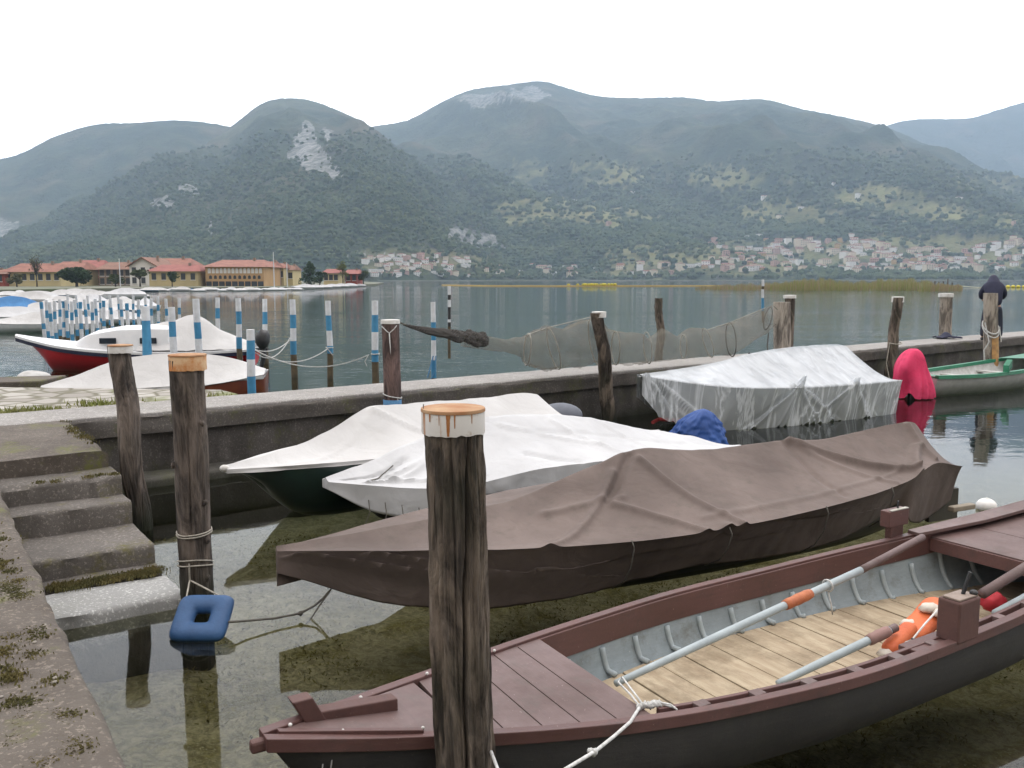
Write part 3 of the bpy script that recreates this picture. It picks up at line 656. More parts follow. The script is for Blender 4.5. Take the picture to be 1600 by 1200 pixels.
# white covered boat with dark green hull ---------------------------
fa = Frame((-2.72, 8.33), (.675, .737), 4.75)
wa = thing('covered_motorboat', tuple(fa.p(2.4, 0, 0)), 'dark green motorboat under a pale canvas cover nearest the steps', 'boat')
beam_a = [(0, .03), (.3, .2), (.8, .42), (1.5, .65), (2.4, .8), (3.6, .84), (4.75, .78)]
gun_a = [(0, .57), (.8, .56), (2, .54), (4.75, .52)]
rows = cover_rows(fa, [(x, b+.03) for x, b in beam_a], gun_a, [(0, .6), (.4, .63), (.9, .70), (1.3, .82), (1.72, .97), (2.0, .97), (2.6, .94), (3.6, .9), (4.5, .85), (4.75, .6)], ([(0, .53), (4.75, .46)], [(0, .53), (4.75, .46)]), n=120, m_=20, sag=.07, wr=.012, sd=15, inw=.02,
    folds=[((1.75, .95), (2.6, .05), .03, .03), ((.2, .15), (1.7, .9), .01, .05)])
m = MB(); m.grid(rows, cap0=True, cap1=True); m.build('canvas_cover', M['white_tarp'], wa, smooth=True, auto=60)
GH = simple('green_black_hull', (.010, .03, .024), (.008, .018, .016), .35, 3, .05)
m = MB(); m.grid(hull_rows(fa, beam_a, [(x, g-.015) for x, g in gun_a], [(0, .45), (.25, .2), (.7, -.02), (1.4, -.12), (4.75, -.15)], rake=.35, pw=1.7, n=60), cap1=True); m.build('hull', GH, wa, smooth=True)
m = MB(); m.ball(fa.p(.0, 0, .57), .035, sx=1.4); m.build('bow_fitting', M['bandwhite'], wa, smooth=True)
m = MB(); m.ball(fa.p(5.0, 0, .52), .3, 20, 12, sx=1.0, sy=.7, sz=.55); t_ = m.build('engine_cover', simple('grey_engine_cover', (.13, .14, .17), (.10, .11, .13), .7), None, smooth=True)
t_.parent = wa; 
for v_ in t_.data.vertices: v_.co = v_.co - Vector(wa.location)
# white covered boat in the middle ----------------------------------
fw_ = Frame((-1.76, 8.30), (.82, .58), 5.05)
wb = thing('covered_motorboat', tuple(fw_.p(2.4, 0, 0)), 'boat under a bright white tarpaulin between the dark green motorboat and the brown covered boat', 'boat')
beam_w = [(0, .08), (.25, .3), (.6, .6), (1.0, .80), (2.0, .9), (3.6, .9), (4.6, .8), (5.05, .7)]
rows = cover_rows(fw_, beam_w, [(0, .46), (.4, .43), (1, .42), (2, .5), (5, .36)], [(0, .49), (.5, .6), (1.1, .78), (1.75, .90), (2.4, .88), (3.1, .80), (4.0, .58), (5.05, .36)], ([(0, .38), (.35, .2), (.7, .17), (1.2, .3), (2, .25), (5, .2)], [(0, .38), (5, .25)]), n=170, m_=26, skn=10, sag=.04, wr=.02, sd=25, inw=.0, scal=.05,
    folds=[((.15, .5), (.75, .75), -.03, .03), ((.3, .2), (.9, .6), .03, .03), ((1.6, .95), (.5, .5), .03, .035), ((1.9, .3), (2.4, .05), -.03, .04), ((2.6, .9), (3.1, .1), .02, .03), ((3.4, .9), (3.6, .1), .025, .03), ((1.2, .8), (1.0, .1), -.025, .03), ((2.2, .7), (4.4, .5), -.015, .03), ((1.9, .85), (3.0, .35), .02, .025), ((.5, .35), (1.3, .15), .03, .03)])
m = MB(); m.grid(rows, cap0=True, cap1=True); m.build('tarpaulin', M['white_tarp2'], wb, smooth=True, auto=60).modifiers.new('thickness', 'SOLIDIFY').thickness = .004
m = MB(); m.grid(hull_rows(fw_, [(x, max(.02, b*.82)) for x, b in beam_w], [(0, .42), (5, .33)], [(0, .3), (.4, 0), (1.4, -.12), (5, -.15)], rake=.3), cap1=True); m.build('hull', M['hull_black'], wb, smooth=True)
for k in range(4):
    m = MB(); p_ = fw_.p(.28+.1*k, -.33-.14*k, .3-.01*k); m.tube([p_, p_ + Vector((.02, -.05, -.1)), p_ + Vector((-.03+.02*k, -.06, -.24))], .005, 5); m.build('lashing_cord', M['rope_dark'], wb); m = MB()
m.tube([fw_.p(.25, -.2, .44), fw_.p(.42, -.25, .47), fw_.p(.62, -.18, .56)], .006, 6)
m.build('lashing_cord', M['rope_dark'], wb)
# engine under a blue cover at its stern
fbp = G(1098, 697, 0.05)
be = thing('covered_outboard', tuple(fbp), 'outboard engine under a crumpled blue cover behind the white tarpaulin', 'outboard engine')
rows = []
for i in range(33):
    t = i / 32; z = .52 * (1 - t) ; 
    rr = .34 * (math.sin(min(1, t*1.15) * math.pi / 2) ** .55) if i else .02
    row = []
    for j in range(80):
        a = 2*math.pi*j/80; k = 1 + .34*ns(math.cos(a)*1.6, math.sin(a)*1.6, t*1.5) - .3*abs(ns(math.cos(a)*3.4, math.sin(a)*3.4, t*3.5)) + .1*ns(a*6, t*9)
        row.append(fbp + Vector((rr*k*math.cos(a)*1.08 - .14*t*(1 if math.cos(a) < 0 else 0), rr*k*math.sin(a)*.8, z)))
    rows.append(row)
m = MB(); m.grid(rows, closed=True, cap0=True); m.build('blue_cover', tarpmat('blue_nylon', (.012, .055, .22), (.018, .08, .30), .6, (.01, .03, .11), .5), be, smooth=True)
m = MB(); m.tube([fbp + Vector((0, 0, .1)), fbp + Vector((.02, 0, -.5))], .06, 8); m.build('engine_leg', M['black'], be)
# plastic wrapped boat ------------------------------------------------
fc = Frame((2.0, 13.95), (.885, .465), 5.0)
wc = thing('wrapped_boat', tuple(fc.p(2.5, 0, 0)), 'white motorboat wrapped in wrinkled translucent plastic sheet by the pier', 'boat')
beam_c = [(0, .06), (.45, .42), (1.05, .78), (1.9, .96), (3.0, 1.0), (4.2, .95), (5.0, .82)]
gun_c = [(0, .86), (.9, .72), (1.75, .66), (3.1, .62), (5.0, .60)]
ridge_c = [(0, .87), (.5, .90), (1.4, .98), (2.2, 1.10), (2.9, 1.17), (3.9, 1.2), (4.5, 1.16), (4.7, 1.0), (5.0, .64)]
CH = simple('white_grey_gelcoat', (.36, .39, .39), (.24, .265, .265), .4, 4, .05)
m = MB(); m.grid(hull_rows(fc, [(x, b*.94) for x, b in beam_c], [(x, g-.03) for x, g in gun_c], [(0, .6), (.3, .2), (.8, -.05), (2, -.15), (5.0, -.15)], rake=.4, pw=2.1, n=50), cap1=True); m.build('hull', CH, wc, smooth=True)
m = MB(); m.grid([[fc.p(x, s_*(sinterp(beam_c, x)*.93)*k, lerp(sinterp(ridge_c, x)-.05, sinterp(gun_c, x)-.02, k)) for s_, k in ((-1, 1), (-1, .5), (1, 0), (1, .5), (1, 1))] for x in [4.95*i/30 for i in range(31)]]); m.build('inner_cover', M['white_tarp2'], wc, smooth=True)
def film_mat():
    t = NT('plastic_film'); v = t.co('Object', (1, 1, 1), (0, 0, -math.atan2(.465, .885)))
    vs = t.n('Mapping', Vector=v, Scale=(1.5, .3, .28)).outputs[0]; vb = t.n('Mapping', Vector=v, Scale=(1.2, .8, .8)).outputs[0]
    f = t.noise(vs, 2.2, 5, .6, .9); g = t.noise(vb, 1.2, 4, .55, .6)
    fold = t.ramp(t.n('Math', {'operation': 'ABSOLUTE'}, i0=t.math('SUBTRACT', f, .5)).outputs[0], .0, .06, (1, 1, 1), (0, 0, 0))
    nz_ = t.n('SeparateXYZ', Vector=t.n('NewGeometry').outputs['Normal']).outputs[2]
    n = t.bump(t.math('ADD', t.math('MULTIPLY', f, .3), g), .4, .10)
    p = t.n('BsdfPrincipled', Base_Color=(.72, .76, .79), Roughness=.3, Normal=n); tr = t.n('BsdfTransparent', Color=(.94, .95, .96))
    a = t.math('ADD', .34, t.math('ADD', t.math('MULTIPLY', t.math('MULTIPLY', fold, t.math('SUBTRACT', 1.05, nz_, True)), .5), t.math('MULTIPLY', t.ramp(g, .45, .7), .2)), True)
    ms = t.n('MixShader', i0=a, i1=tr.outputs[0], i2=p.outputs[0]); t.surf(ms.outputs[0]); return t.m
fo = []
random.seed(3)
for (cx, n_) in ((.05, 10), (2.35, 18), (3.7, 9)):
    for k in range(n_):
        x1_ = cx + random.uniform(.1, 1.1) * (1 if cx < 1 else random.choice((-1, 1))); fo.append(((cx + random.uniform(-.08, .08), .06 if cx > 1 else 0), (x1_, -1.0), random.choice((.03, .045, -.03)), random.uniform(.018, .035)))
rows = cover_rows(fc, [(x, b+.015) for x, b in beam_c], gun_c, ridge_c, ([(0, .55), (.25, .2), (.55, .05), (1, .0), (5.0, .0)], [(0, .5), (1, .1), (5.0, .1)]), n=300, m_=20, skn=24, sag=.035, wr=.01, sd=35, inw=.12, folds=fo)
m = MB(); m.grid(rows, cap1=True); m.build('plastic_sheet', film_mat(), wc, smooth=True)
m = MB(); m.tube([G(1020, 660, .1), G(1030, 655, .12), G(1070, 658, .15)], .03, 7); m.build('red_fender', simple('red_rubber', (.35, .04, .04)), wc)
# pink covered outboard on the green boat -----------------------------
pk = G(1424, 622, 0)
po = thing('covered_outboard', tuple(pk), 'outboard engine under a bright pink cloth at the stern of the green boat', 'outboard engine')
rows = []
for i in range(27):
    t = i / 26; z = .98 - .98 * t; rr = .35 * (math.sin(min(1, t*1.5 + .02) * math.pi / 2) ** .42)
    row = []
    for j in range(72):
        a = 2*math.pi*j/72; k = 1 + (.06+t*.26)*abs(ns(math.cos(a)*5.5, math.sin(a)*5.5, 3+t*.35))*1.6 + .34*ns(math.cos(a)*1.3, math.sin(a)*1.3, t*1.6)
        zz = z + .25 * t * max(0, ns(a*1.3, 9)) 
        row.append(pk + Vector((rr*k*math.cos(a)*.95, rr*k*math.sin(a)*.8, max(zz, .02))))
    rows.append(row)
m = MB(); m.grid(rows, closed=True, cap0=True); m.build('pink_cloth', tarpmat('pink_cloth', (.62, .025, .10), (.74, .06, .16), .8, (.38, .015, .06), .7), po, smooth=True)
m = MB(); m.tube([pk + Vector((-.05, -.1, .3)), pk + Vector((-.05, -.1, -.5))], .07, 8); m.build('engine_leg', M['black'], po)
# green rowing boat ---------------------------------------------------
fg = Frame((8.25, 18.1), (.84, .54), 6.2)
gb = thing('rowing_boat', tuple(fg.p(3, 0, 0)), 'open rowing boat with green gunwales and pale grey hull at the right edge', 'boat')
beam_g = [(0, .42), (.6, .55), (1.6, .68), (3, .72), (4.6, .55), (6.2, .08)]; sh_g = [(0, .42), (1.5, .40), (3.5, .46), (5, .58), (6.2, .78)]
GR = simple('green_paint', (.03, .22, .12), (.025, .16, .09), .45, 6, .1); GW = simple('pale_grey_paint', (.42, .43, .42), (.32, .33, .32), .5, 5, .1); GI = simple('inner_white', (.52, .52, .5), (.38, .38, .35), .6, 7)
m = MB(); m.grid(hull_rows(fg, beam_g, sh_g, [(0, -.05), (3, -.12), (5, 0), (6.2, .4)], rake=0, n=40), cap0=True); m.build('hull', GW, gb, smooth=True, auto=60)
m = MB(); m.grid(hull_rows(fg, beam_g, sh_g, [(0, -.05), (3, -.12), (5, 0), (6.2, .4)], rake=0, n=40, inset=.03, bot=.12, x0=.03, x1=6.1), flip=True); m.build('inner_lining', GI, gb, smooth=True, fix=False)
for s_ in (-1, 1):
    m = MB(); rows = []
    for i in range(41):
        x = 6.2*i/40; b_ = sinterp(beam_g, x); z = sinterp(sh_g, x)
        rows.append([fg.p(x, s_*(b_+.03), z-.05), fg.p(x, s_*(b_+.03), z+.02), fg.p(x, s_*max(0, b_-.05), z+.02), fg.p(x, s_*max(0, b_-.05), z-.05)])
    m.grid(rows, closed=True, cap0=True, cap1=True); m.build('gunwale', GR, gb)
m = MB()
rows = []
for i in range(13):
    x = lerp(4.1, 6.15, i/12); b_ = sinterp(beam_g, x)-.04; z = sinterp(sh_g, x)+.024
    rows.append([fg.p(x, max(-b_, -9), z), fg.p(x, 0, z+.04), fg.p(x, b_, z)])
m.grid(rows); m.build('foredeck', GR, gb)
m = MB(); m.obox(fg.p(0, -.45, .38), fg.a*.35, fg.n*.9, (0, 0, .03)); m.build('stern_bench', GR, gb)
for x in (1.8, 3.2):
    m = MB(); m.obox(fg.p(x, -.66, .25), fg.a*.22, fg.n*1.3, (0, 0, .03)); m.build('thwart', GI, gb)
m = MB(); m.obox(fg.p(2.0, -.75, .4), fg.a*.12+Vector((0,0,.12)), fg.n*.12, (.0, 0, .16)); m.build('oarlock_block', GR, gb)
m = MB(); m.obox(fg.p(.3, .5, .42), fg.a*.14, fg.n*.1, (.0, 0, .3)); m.build('oarlock_block', GR, gb)
m = MB(); m.tube([fg.p(1.2, -.3, .3), fg.p(2.4, -.5, .34)], .05, 8); tag(m.build('rolled_cloth', GR), 'dark green rolled bundle lying inside the green rowing boat', 'bundle')
# ------------------------------------------------------------------ big open rowing boat
M['maroon'] = paint('maroon_paint', (.088, .040, .035), (.12, .058, .051), .40, .55, (.30, .22, .19), (.05, .035, .03), (.15, 2, 2), -.57)
M['maroon_deck'] = paint('maroon_deck_paint', (.145, .092, .085), (.10, .062, .056), .42, .7, (.34, .27, .25), (.09, .07, .06), (2, .2, 1), -.57)
M['maroon_dark'] = paint('maroon_wood', (.085, .04, .034), (.12, .06, .05), .55, .4, (.25, .18, .14), (.03, .02, .018), (2, .3, 1), -.57)
M['hull_out'] = paint('black_brown_hull', (.020, .019, .019), (.038, .036, .034), .5, .5, (.08, .07, .06), (.045, .045, .035), (.2, 2, 3), -.57)
M['inner_blue'] = paint('blue_grey_inner', (.26, .305, .32), (.18, .21, .22), .6, .7, (.42, .44, .44), (.12, .12, .10), (.3, 2, 3), -.57)
M['rib'] = simple('pale_blue_rib', (.36, .41, .42), (.28, .32, .33), .6, 7, .2)
def plank_mat():
    t = NT('bare_floor_planks'); v = t.co('World', (1, 1, 1), (0, 0, R(-32)))
    g = t.noise(t.n('Mapping', Vector=v, Scale=(14, 2, 2)).outputs[0], 1.3, 8, .7, .5)
    c = t.ramp(g, .3, .7, (.30, .225, .145), (.48, .40, .28))
    c = t.mix(t.math('MULTIPLY', t.ramp(t.noise(t.co('World'), 2.4, 6, .7), .48, .62), .6), c, (.17, .125, .075))
    c = t.mix(t.math('MULTIPLY', t.ramp(t.noise(t.co('World'), 60, 2), .66, .75), .5), c, (.15, .15, .05))
    t.bsdf(c, .85, t.bump(g, .5, .01)); return t.m
M['planks'] = plank_mat()
fn = Frame((-.96, 3.27), (math.cos(.57), math.sin(.57)), 6.3)
nb = thing('rowing_boat', tuple(fn.p(3, 0, 0)), 'long open wooden rowing boat with maroon decks and bare plank floor in front', 'boat')
beam_n = [(0, .03), (.3, .135), (.7, .265), (1.1, .39), (1.6, .52), (2.1, .61), (2.8, .69), (3.6, .69), (4.3, .66), (5.15, .56), (5.7, .47), (6.3, .37)]
sh_n = [(0, .60), (.6, .50), (1.4, .43), (2.5, .40), (3.6, .41), (4.6, .46), (5.5, .54), (6.3, .64)]
ke_n = [(0, .44), (.3, .22), (.8, .02), (1.5, -.08), (4.5, -.08), (5.7, .0), (6.3, .12)]
cen = [(0, .0), (.7, .07), (2.1, .065), (2.8, .055), (3.6, .03), (4.3, -.01), (5.15, -.06), (6.3, -.12)]
fnp = fn.p; fn.p = lambda x, w_, z: fnp(x, w_ + sinterp(cen, x), z)
m = MB(); m.grid(hull_rows(fn, beam_n, sh_n, ke_n, n=90, seg=26, rake=.1, pw=3.0), cap0=True, cap1=True); m.build('hull', M['hull_out'], nb, smooth=True, auto=50)
m = MB(); m.grid(hull_rows(fn, beam_n, sh_n, ke_n, n=80, seg=30, rake=0, pw=3.2, inset=.028, bot=.04, x0=1.3, x1=6.25)); m.build('inner_lining', M['inner_blue'], nb, smooth=True, fix=False)
def rail(x0, x1, side, wo, wi, zt, zb, name, mat, n=70, dz=0):
    m = MB(); rows = []
    for i in range(n + 1):
        x = lerp(x0, x1, i / n); b_ = sinterp(beam_n, x); z = sinterp(sh_n, x) + dz
        j = .002*ns(x*6, side)
        rows.append([fn.p(x, side*(b_+wo), z+zb), fn.p(x, side*(b_+wo+j), z+zt), fn.p(x, side*max(.0, b_-wi), z+zt), fn.p(x, side*max(.0, b_-wi), z+zb)])
    m.grid(rows, closed=True, cap0=True, cap1=True); return m.build(name, mat, nb, bevel=.004)
rail(0, 6.3, -1, .022, .03, .012, -.045, 'gunwale', M['maroon']); rail(0, 6.3, 1, .022, .03, .012, -.045, 'gunwale', M['maroon'])
rail(1.45, 6.25, 1, -.026, .042, -.004, -.16, 'inner_strake', M['maroon']); rail(1.68, 6.25, -1, -.075, .098, .006, -.035, 'inner_rail', M['maroon'])
for i in range(14):
    x = 1.85 + i*.31; b_ = sinterp(beam_n, x); z = sinterp(sh_n, x)
    m = MB(); m.obox(fn.p(x, -(b_-.026), z-.03), fn.a*.07, fn.n*.055, (0, 0, .04)); m.build('spacer_block', M['maroon_deck'], nb, bevel=.003)
FZ = .085
# floor planks crosswise
m = MB()
x = 1.5
while x < 5.75:
    wd = random.uniform(.2, .27); x2 = x + wd - .010
    def hw(xx): return sinterp(beam_n, xx) - .125
    z = FZ + random.uniform(-.003, .003); sk = .05
    a0, a1 = fn.p(x, -hw(x), z), fn.p(x2, -hw(x2), z); b0, b1 = fn.p(x + sk, hw(x), z), fn.p(x2 + sk, hw(x2), z)
    b = len(m.v); dz_ = Vector((0, 0, -.02)); m.v += [tuple(q) for q in (a0, a1, b1, b0, a0+dz_, a1+dz_, b1+dz_, b0+dz_)]
    for f_ in ((0,1,2,3), (7,6,5,4), (0,4,5,1), (1,5,6,2), (2,6,7,3), (3,7,4,0)): m.f.append(tuple(b+i for i in f_)); m.m.append(0)
    x += wd
m.build('floor', M['planks'], nb, bevel=.003)
# ribs
for i in range(16):
    x = 1.62 + i * .275
    for side in (1, -1):
        b_ = sinterp(beam_n, x) - .028; zs = sinterp(sh_n, x) - (.15 if side > 0 else .05); zk = sinterp(ke_n, x) + .04; path = []; zs0 = sinterp(sh_n, x)
        for k in range(12):
            a = R(8 + 50 * k / 11); c_ = math.cos(a) ** (2/3.2); s_ = math.sin(a) ** (2/3.2); z = zs0 - (zs0-zk)*s_
            if z > zs: continue
            if z < FZ: break
            path.append(fn.p(x + .02*k/11, side*(b_*c_ - .008), z))
        path.append(fn.p(x + .02, side*(b_ - .12), FZ + .012)); 
        if len(path) > 2: m = MB(); m.tube(path, .018, 6); m.build('rib', M['rib'], nb, smooth=True)
# decks
def deck(x0, x1, n, dz, name, mat, gap=.006, th=.02, skew=0, shrink=.028):
    m = MB(); w_ = (x1 - x0) / n
    for i in range(n):
        a, b = x0 + w_*i, x0 + w_*(i+1) - gap
        P = []
        for (xx, s_) in ((a, -1), (b, -1), (b, 1), (a, 1)):
            x_ = min(max(xx + skew*s_, .02), 6.29); P.append(fn.p(x_, s_*max(.005, sinterp(beam_n, x_)-shrink), sinterp(sh_n, x_)+dz))
        bb = len(m.v); D_ = Vector((0, 0, -th)); m.v += [tuple(q) for q in P] + [tuple(q + D_) for q in P]
        for f_ in ((0,1,2,3), (7,6,5,4), (0,4,5,1), (1,5,6,2), (2,6,7,3), (3,7,4,0)): m.f.append(tuple(bb+i2 for i2 in f_)); m.m.append(0)
    return m.build(name, mat, nb, bevel=.002)
deck(.1, .82, 1, .0, 'bow_deck', M['maroon_deck']); deck(.82, 1.66, 5, -.004, 'foredeck', M['maroon_deck'], skew=.03)
deck(5.1, 6.28, 3, -.03, 'stern_deck', M['maroon_deck'])
m = MB(); m.obox(fn.p(5.08, -.53, .37), fn.a*.03, fn.n*1.05, (0, 0, .09)); m.build('stern_bulkhead', M['maroon'], nb)
m = MB()
m.grid([[fn.p(x, .0 + sinterp(beam_n, x)+.02, sinterp(sh_n, x)+.035), fn.p(x, sinterp(beam_n, x)-k, sinterp(sh_n, x)+.03), fn.p(x, sinterp(beam_n, x)-k, sinterp(sh_n, x)+.005), fn.p(x, sinterp(beam_n, x)+.02, sinterp(sh_n, x)+.01)] for x, k in [(4.95+i*.07, .07+.05*min(1, i/8)) for i in range(19)]], closed=True, cap0=True, cap1=True)
m.build('side_deck', M['maroon_deck'], nb, bevel=.003)
# bow fittings
m = MB(); m.obox(fn.p(.25, .05, .52), fn.a*.36+Vector((0, 0, -.035)), fn.n*.07, (0, 0, .075)); m.build('bow_cleat_base', M['maroon_dark'], nb, bevel=.006)
m = MB(); o_ = fn.p(.22, .05, .52); m.obox(o_, fn.a*.085, fn.n*.072, fn.a*-.075 + Vector((0, 0, .145))); m.build('bow_horn', M['maroon_dark'], nb, bevel=.006)
m = MB(); m.obox(fn.p(.06, -.02, .588), fn.a*.55 + Vector((0, 0, -.085)) - fn.n*.15, fn.n*.03, (0, 0, .022)); m.build('bow_rail', M['maroon'], nb, bevel=.003)
m = MB(); m.obox(fn.p(-.05, -.022, .545), fn.a*.09, fn.n*.044, (0, 0, .05)); m.build('stem_head', M['maroon_dark'], nb, bevel=.012)
for x, s_ in ((.12, 0.02), (.3, -.1), (.62, -.2), (.5, .17), (.9, .3), (1.35, .42)):
    m = MB(); m.ball(fn.p(x, s_, sinterp(sh_n, x)+.02), .008); m.build('screw_head', M['bandwhite'], nb, smooth=True)
m = MB(); e_ = fn.p(.22, -.08, .47); m.tube([e_, e_ + Vector((0, -.03, -.05)), e_ + Vector((.03, -.03, -.06)), e_ + Vector((.035, 0, 0))], .004, 6); m.build('mooring_ring', M['steel'], nb)
# oar blocks
xf = 4.82
m = MB(); bz = sinterp(sh_n, xf); bw = sinterp(beam_n, xf)
m.obox(fn.p(xf-.06, bw-.0, bz-.12), fn.a*.15, fn.n*.05, (0, 0, .23)); m.obox(fn.p(xf-.1, bw-.015, bz+.09), fn.a*.23, fn.n*.08, (0, 0, .12)); m.build('oarlock_block', M['maroon'], nb, bevel=.006)
m = MB(); m.obox(fn.p(xf-.08, bw-.017, bz+.211), fn.a*.2, fn.n*.03, (0, 0, .006)); m.build('wear_plate', simple('worn_pale_wood', (.4, .38, .33)), nb)
m = MB(); p_ = fn.p(xf+.03, bw+.02, bz+.2); m.tube([p_, p_ + Vector((0, 0, .07))], .008, 8); m.build('oarlock_pin', M['black'], nb)
T = G(1500, 996, .40)
m = MB(); bz = .36; c0 = T
m.obox(Vector((T.x, T.y, .40)) - fn.a*.12 - fn.n*.06, fn.a*.2, fn.n*.13, (0, 0, .235)); m.build('oarlock_block', M['maroon_dark'], nb, bevel=.012)
m = MB(); m.obox(Vector((T.x, T.y, .636)) - fn.a*.11 - fn.n*.05, fn.a*.17, fn.n*.1, (0, 0, .012)); m.build('wear_plate', simple('worn_block_top', (.30, .24, .2), (.2, .15, .12)), nb, bevel=.004)
p_ = Vector((T.x, T.y, .64)); m = MB(); m.tube([p_ + Vector((.0, 0, 0)), p_ + Vector((.035, 0, .13))], .011, 8); m.ball(p_ + Vector((.06, 0, .015)), .022, sz=.7); m.build('oarlock_pin', M['black'], nb)
m = MB(); m.obox(Vector((T.x, T.y, .375)) - fn.a*.38 - fn.n*.05, fn.a*.5, fn.n*.17, (0, 0, .03)); m.build('side_shelf', M['maroon'], nb, bevel=.006)
# ------------------------------------------------------------------ things in the boat
def oar(label, a, b, c_, r_=.022, wrap=None):
    a, b, c_ = map(Vector, (a, b, c_)); th = thing('oar', tuple(a), label, 'oar')
    m = MB(); m.tube([a.lerp(b, k/10) for k in range(11)], [r_*(.75+.25*min(1, k/4)) for k in range(11)], 12); m.build('loom', M['rib'], th, smooth=True)
    m = MB(); m.tube([b.lerp(c_, k/8) for k in range(9)], [r_*1.02 for k in range(9)], 12); m.build('shaft', M['maroon_deck'], th, smooth=True)
    for w0, w1, mt in (wrap or ()):
        m = MB(); m.tube([a.lerp(b, lerp(w0, w1, k/6)) for k in range(7)], [r_*1.25, r_*1.4, r_*1.3, r_*1.45, r_*1.35, r_*1.4, r_*1.2], 12); m.build('grip_wrap', mt, th, smooth=True)
    return th
OL = simple('orange_leather', (.45, .14, .05), (.33, .09, .035), .6, 12, .4)
A1 = G(962, 1068, .25); B1 = G(1345, 891, .50); C1 = G(1418, 852, .56)
oar('long grey oar with orange leather wrap resting on the far gunwale of the open boat', A1, B1, B1.lerp(C1, 1.35), .024, [(.645, .76, OL)])
m = MB(); c_ = A1.lerp(B1, .84); dirv = (B1-A1).normalized(); u_ = dirv.cross(Vector((0, 0, 1))).normalized(); v_ = u_.cross(dirv)
m.tube([c_ + (u_*math.cos(a) + v_*math.sin(a))*.036 for a in [2*math.pi*k/20 for k in range(21)]], .006, 6, False)
m.tube([c_ - v_*.036, c_ + Vector((.02, -.02, -.12)), c_ + Vector((.03, -.02, -.18))], .005, 6)
tag(m.build('rope_loop', M['rope_white'], smooth=True), 'thin white loop of cord round the long grey oar', 'rope')
A2 = G(1215, 1068, .16); B2 = G(1390, 985, .33); C2 = G(1400, 980, .34)
oar('short grey oar lying by the near side with its end under the orange life jacket', A2, B2, C2, .024, [(.80, .99, simple('pink_brown_wrap', (.28, .16, .14), (.2, .12, .1)))])
A3 = G(1535, 928, .5); B3 = G(1620, 875, .6)
th = thing('oar', tuple(A3), 'maroon oar shaft leaning back from the dark wooden oar block towards the stern', 'oar')
m = MB(); m.tube([A3, A3.lerp(B3, .5), B3, B3.lerp(A3, -.6)], .03, 12); m.build('shaft', M['maroon_deck'], th, smooth=True)
A4 = G(1555, 958, .40); B4 = G(1640, 912, .44)
th = thing('oar', tuple(A4), 'pale grey oar at the right edge lying along the near gunwale', 'oar')
m = MB(); m.tube([A4, B4], .022, 12); m.build('loom', M['rib'], th, smooth=True)
# life jacket
LJ = simple('orange_fabric', (.64, .15, .045), (.50, .10, .03), .65, 9, .35, .01); LW = simple('cream_foam', (.62, .58, .5), (.5, .42, .35), .7)
lj = thing('life_jacket', tuple(G(1425, 990, .2)), 'orange life jacket with pale ends lying against the dark oar block', 'life jacket')
def pillow(a, b, wid, thk, up, name, mat, sd):
    a, b = Vector(a), Vector(b); d = (b-a); L = d.length; d.normalize(); s_ = d.cross(up).normalized(); u_ = s_.cross(d); rows = []
    for i in range(25):
        t = i/24; e = (1 - abs(2*t-1)**5) ** .35; row = []
        for j in range(24):
            an = 2*math.pi*j/24; k = 1 + .12*ns(t*4, an, sd)
            row.append(a + d*L*t + (s_*wid*(abs(math.cos(an))**.7)*(1 if math.cos(an) > 0 else -1) + u_*thk*math.sin(an)) * max(.02, e) * k)
        rows.append(row)
    m = MB(); m.grid(rows, closed=True, cap0=True, cap1=True); return m.build(name, mat, lj, smooth=True)
pillow(G(1386, 1020, .22), G(1425, 978, .30), .055, .045, Vector((0, 0, 1)), 'float_panel', LJ, 1)
pillow(G(1418, 1000, .24), G(1470, 940, .36), .085, .055, Vector((-.2, -.2, 1)), 'float_panel', LJ, 2)
for a, r_ in (((1383, 1021, .22), .036), ((1420, 975, .30), .04), ((1452, 950, .38), .045), ((1471, 958, .37), .04)):
    m = MB(); m.ball(G(*a), r_, sx=1.3, sz=.7, jit=.3); m.build('panel_end', LW, lj, smooth=True)
m = MB(); m.tube([G(1468, 950, .42), G(1445, 975, .38), G(1425, 1000, .33), G(1415, 1004, .3)], .006, 6); m.build('strap', M['bandwhite'], lj)
m = MB(); m.tube([G(1425, 998, .34), G(1440, 1010, .34), G(1455, 1012, .33)], .007, 6); m.build('buckle_strap', M['black'], lj)
m = MB(); c_ = G(1552, 940, .2)
m.ball(c_, .07, 16, 10, sx=1.2, sy=.9, sz=.9, jit=.35); tag(m.build('red_cloth', simple('red_cloth', (.45, .02, .03), (.3, .01, .02), .7), smooth=True), 'small crumpled red cloth on the floor behind the dark oar block', 'cloth')
# mooring rope of the open boat with knots
kn = G(1000, 1104, .43)
m = MB(); m.tube([kn, G(985, 1128, .44), G(960, 1150, .46), G(930, 1174, .48), G(900, 1192, .5), G(870, 1210, .52), G(800, 1260, .52), Vector((bt.x, bt.y, .5)) + Vector((.1, -.06, .02))], .0075, 8)
for k in range(5): m.ball(kn + Vector((.022*k, .006*k, .004*(k % 2))), .016, jit=.6, sd=k)
m.ball(G(928, 1175, .48), .016, jit=.5); m.ball(G(922, 1173, .48), .012, jit=.5)
m.tube([kn, G(985, 1085, .43), G(966, 1066, .33), G(972, 1058, .3), G(995, 1088, .43), kn + Vector((.02, 0, 0))], .005, 7)
m.tube([kn + Vector((.05, 0, 0)), G(1035, 1100, .43), G(1055, 1106, .42)], .006, 7); m.tube([kn + Vector((.04, 0, 0)), G(1028, 1097, .44), G(1048, 1101, .43), G(1058, 1109, .42)], .005, 7)
tag(m.build('mooring_rope', M['rope_white'], smooth=True), 'pale knotted rope tied to the near gunwale of the open rowing boat', 'rope')
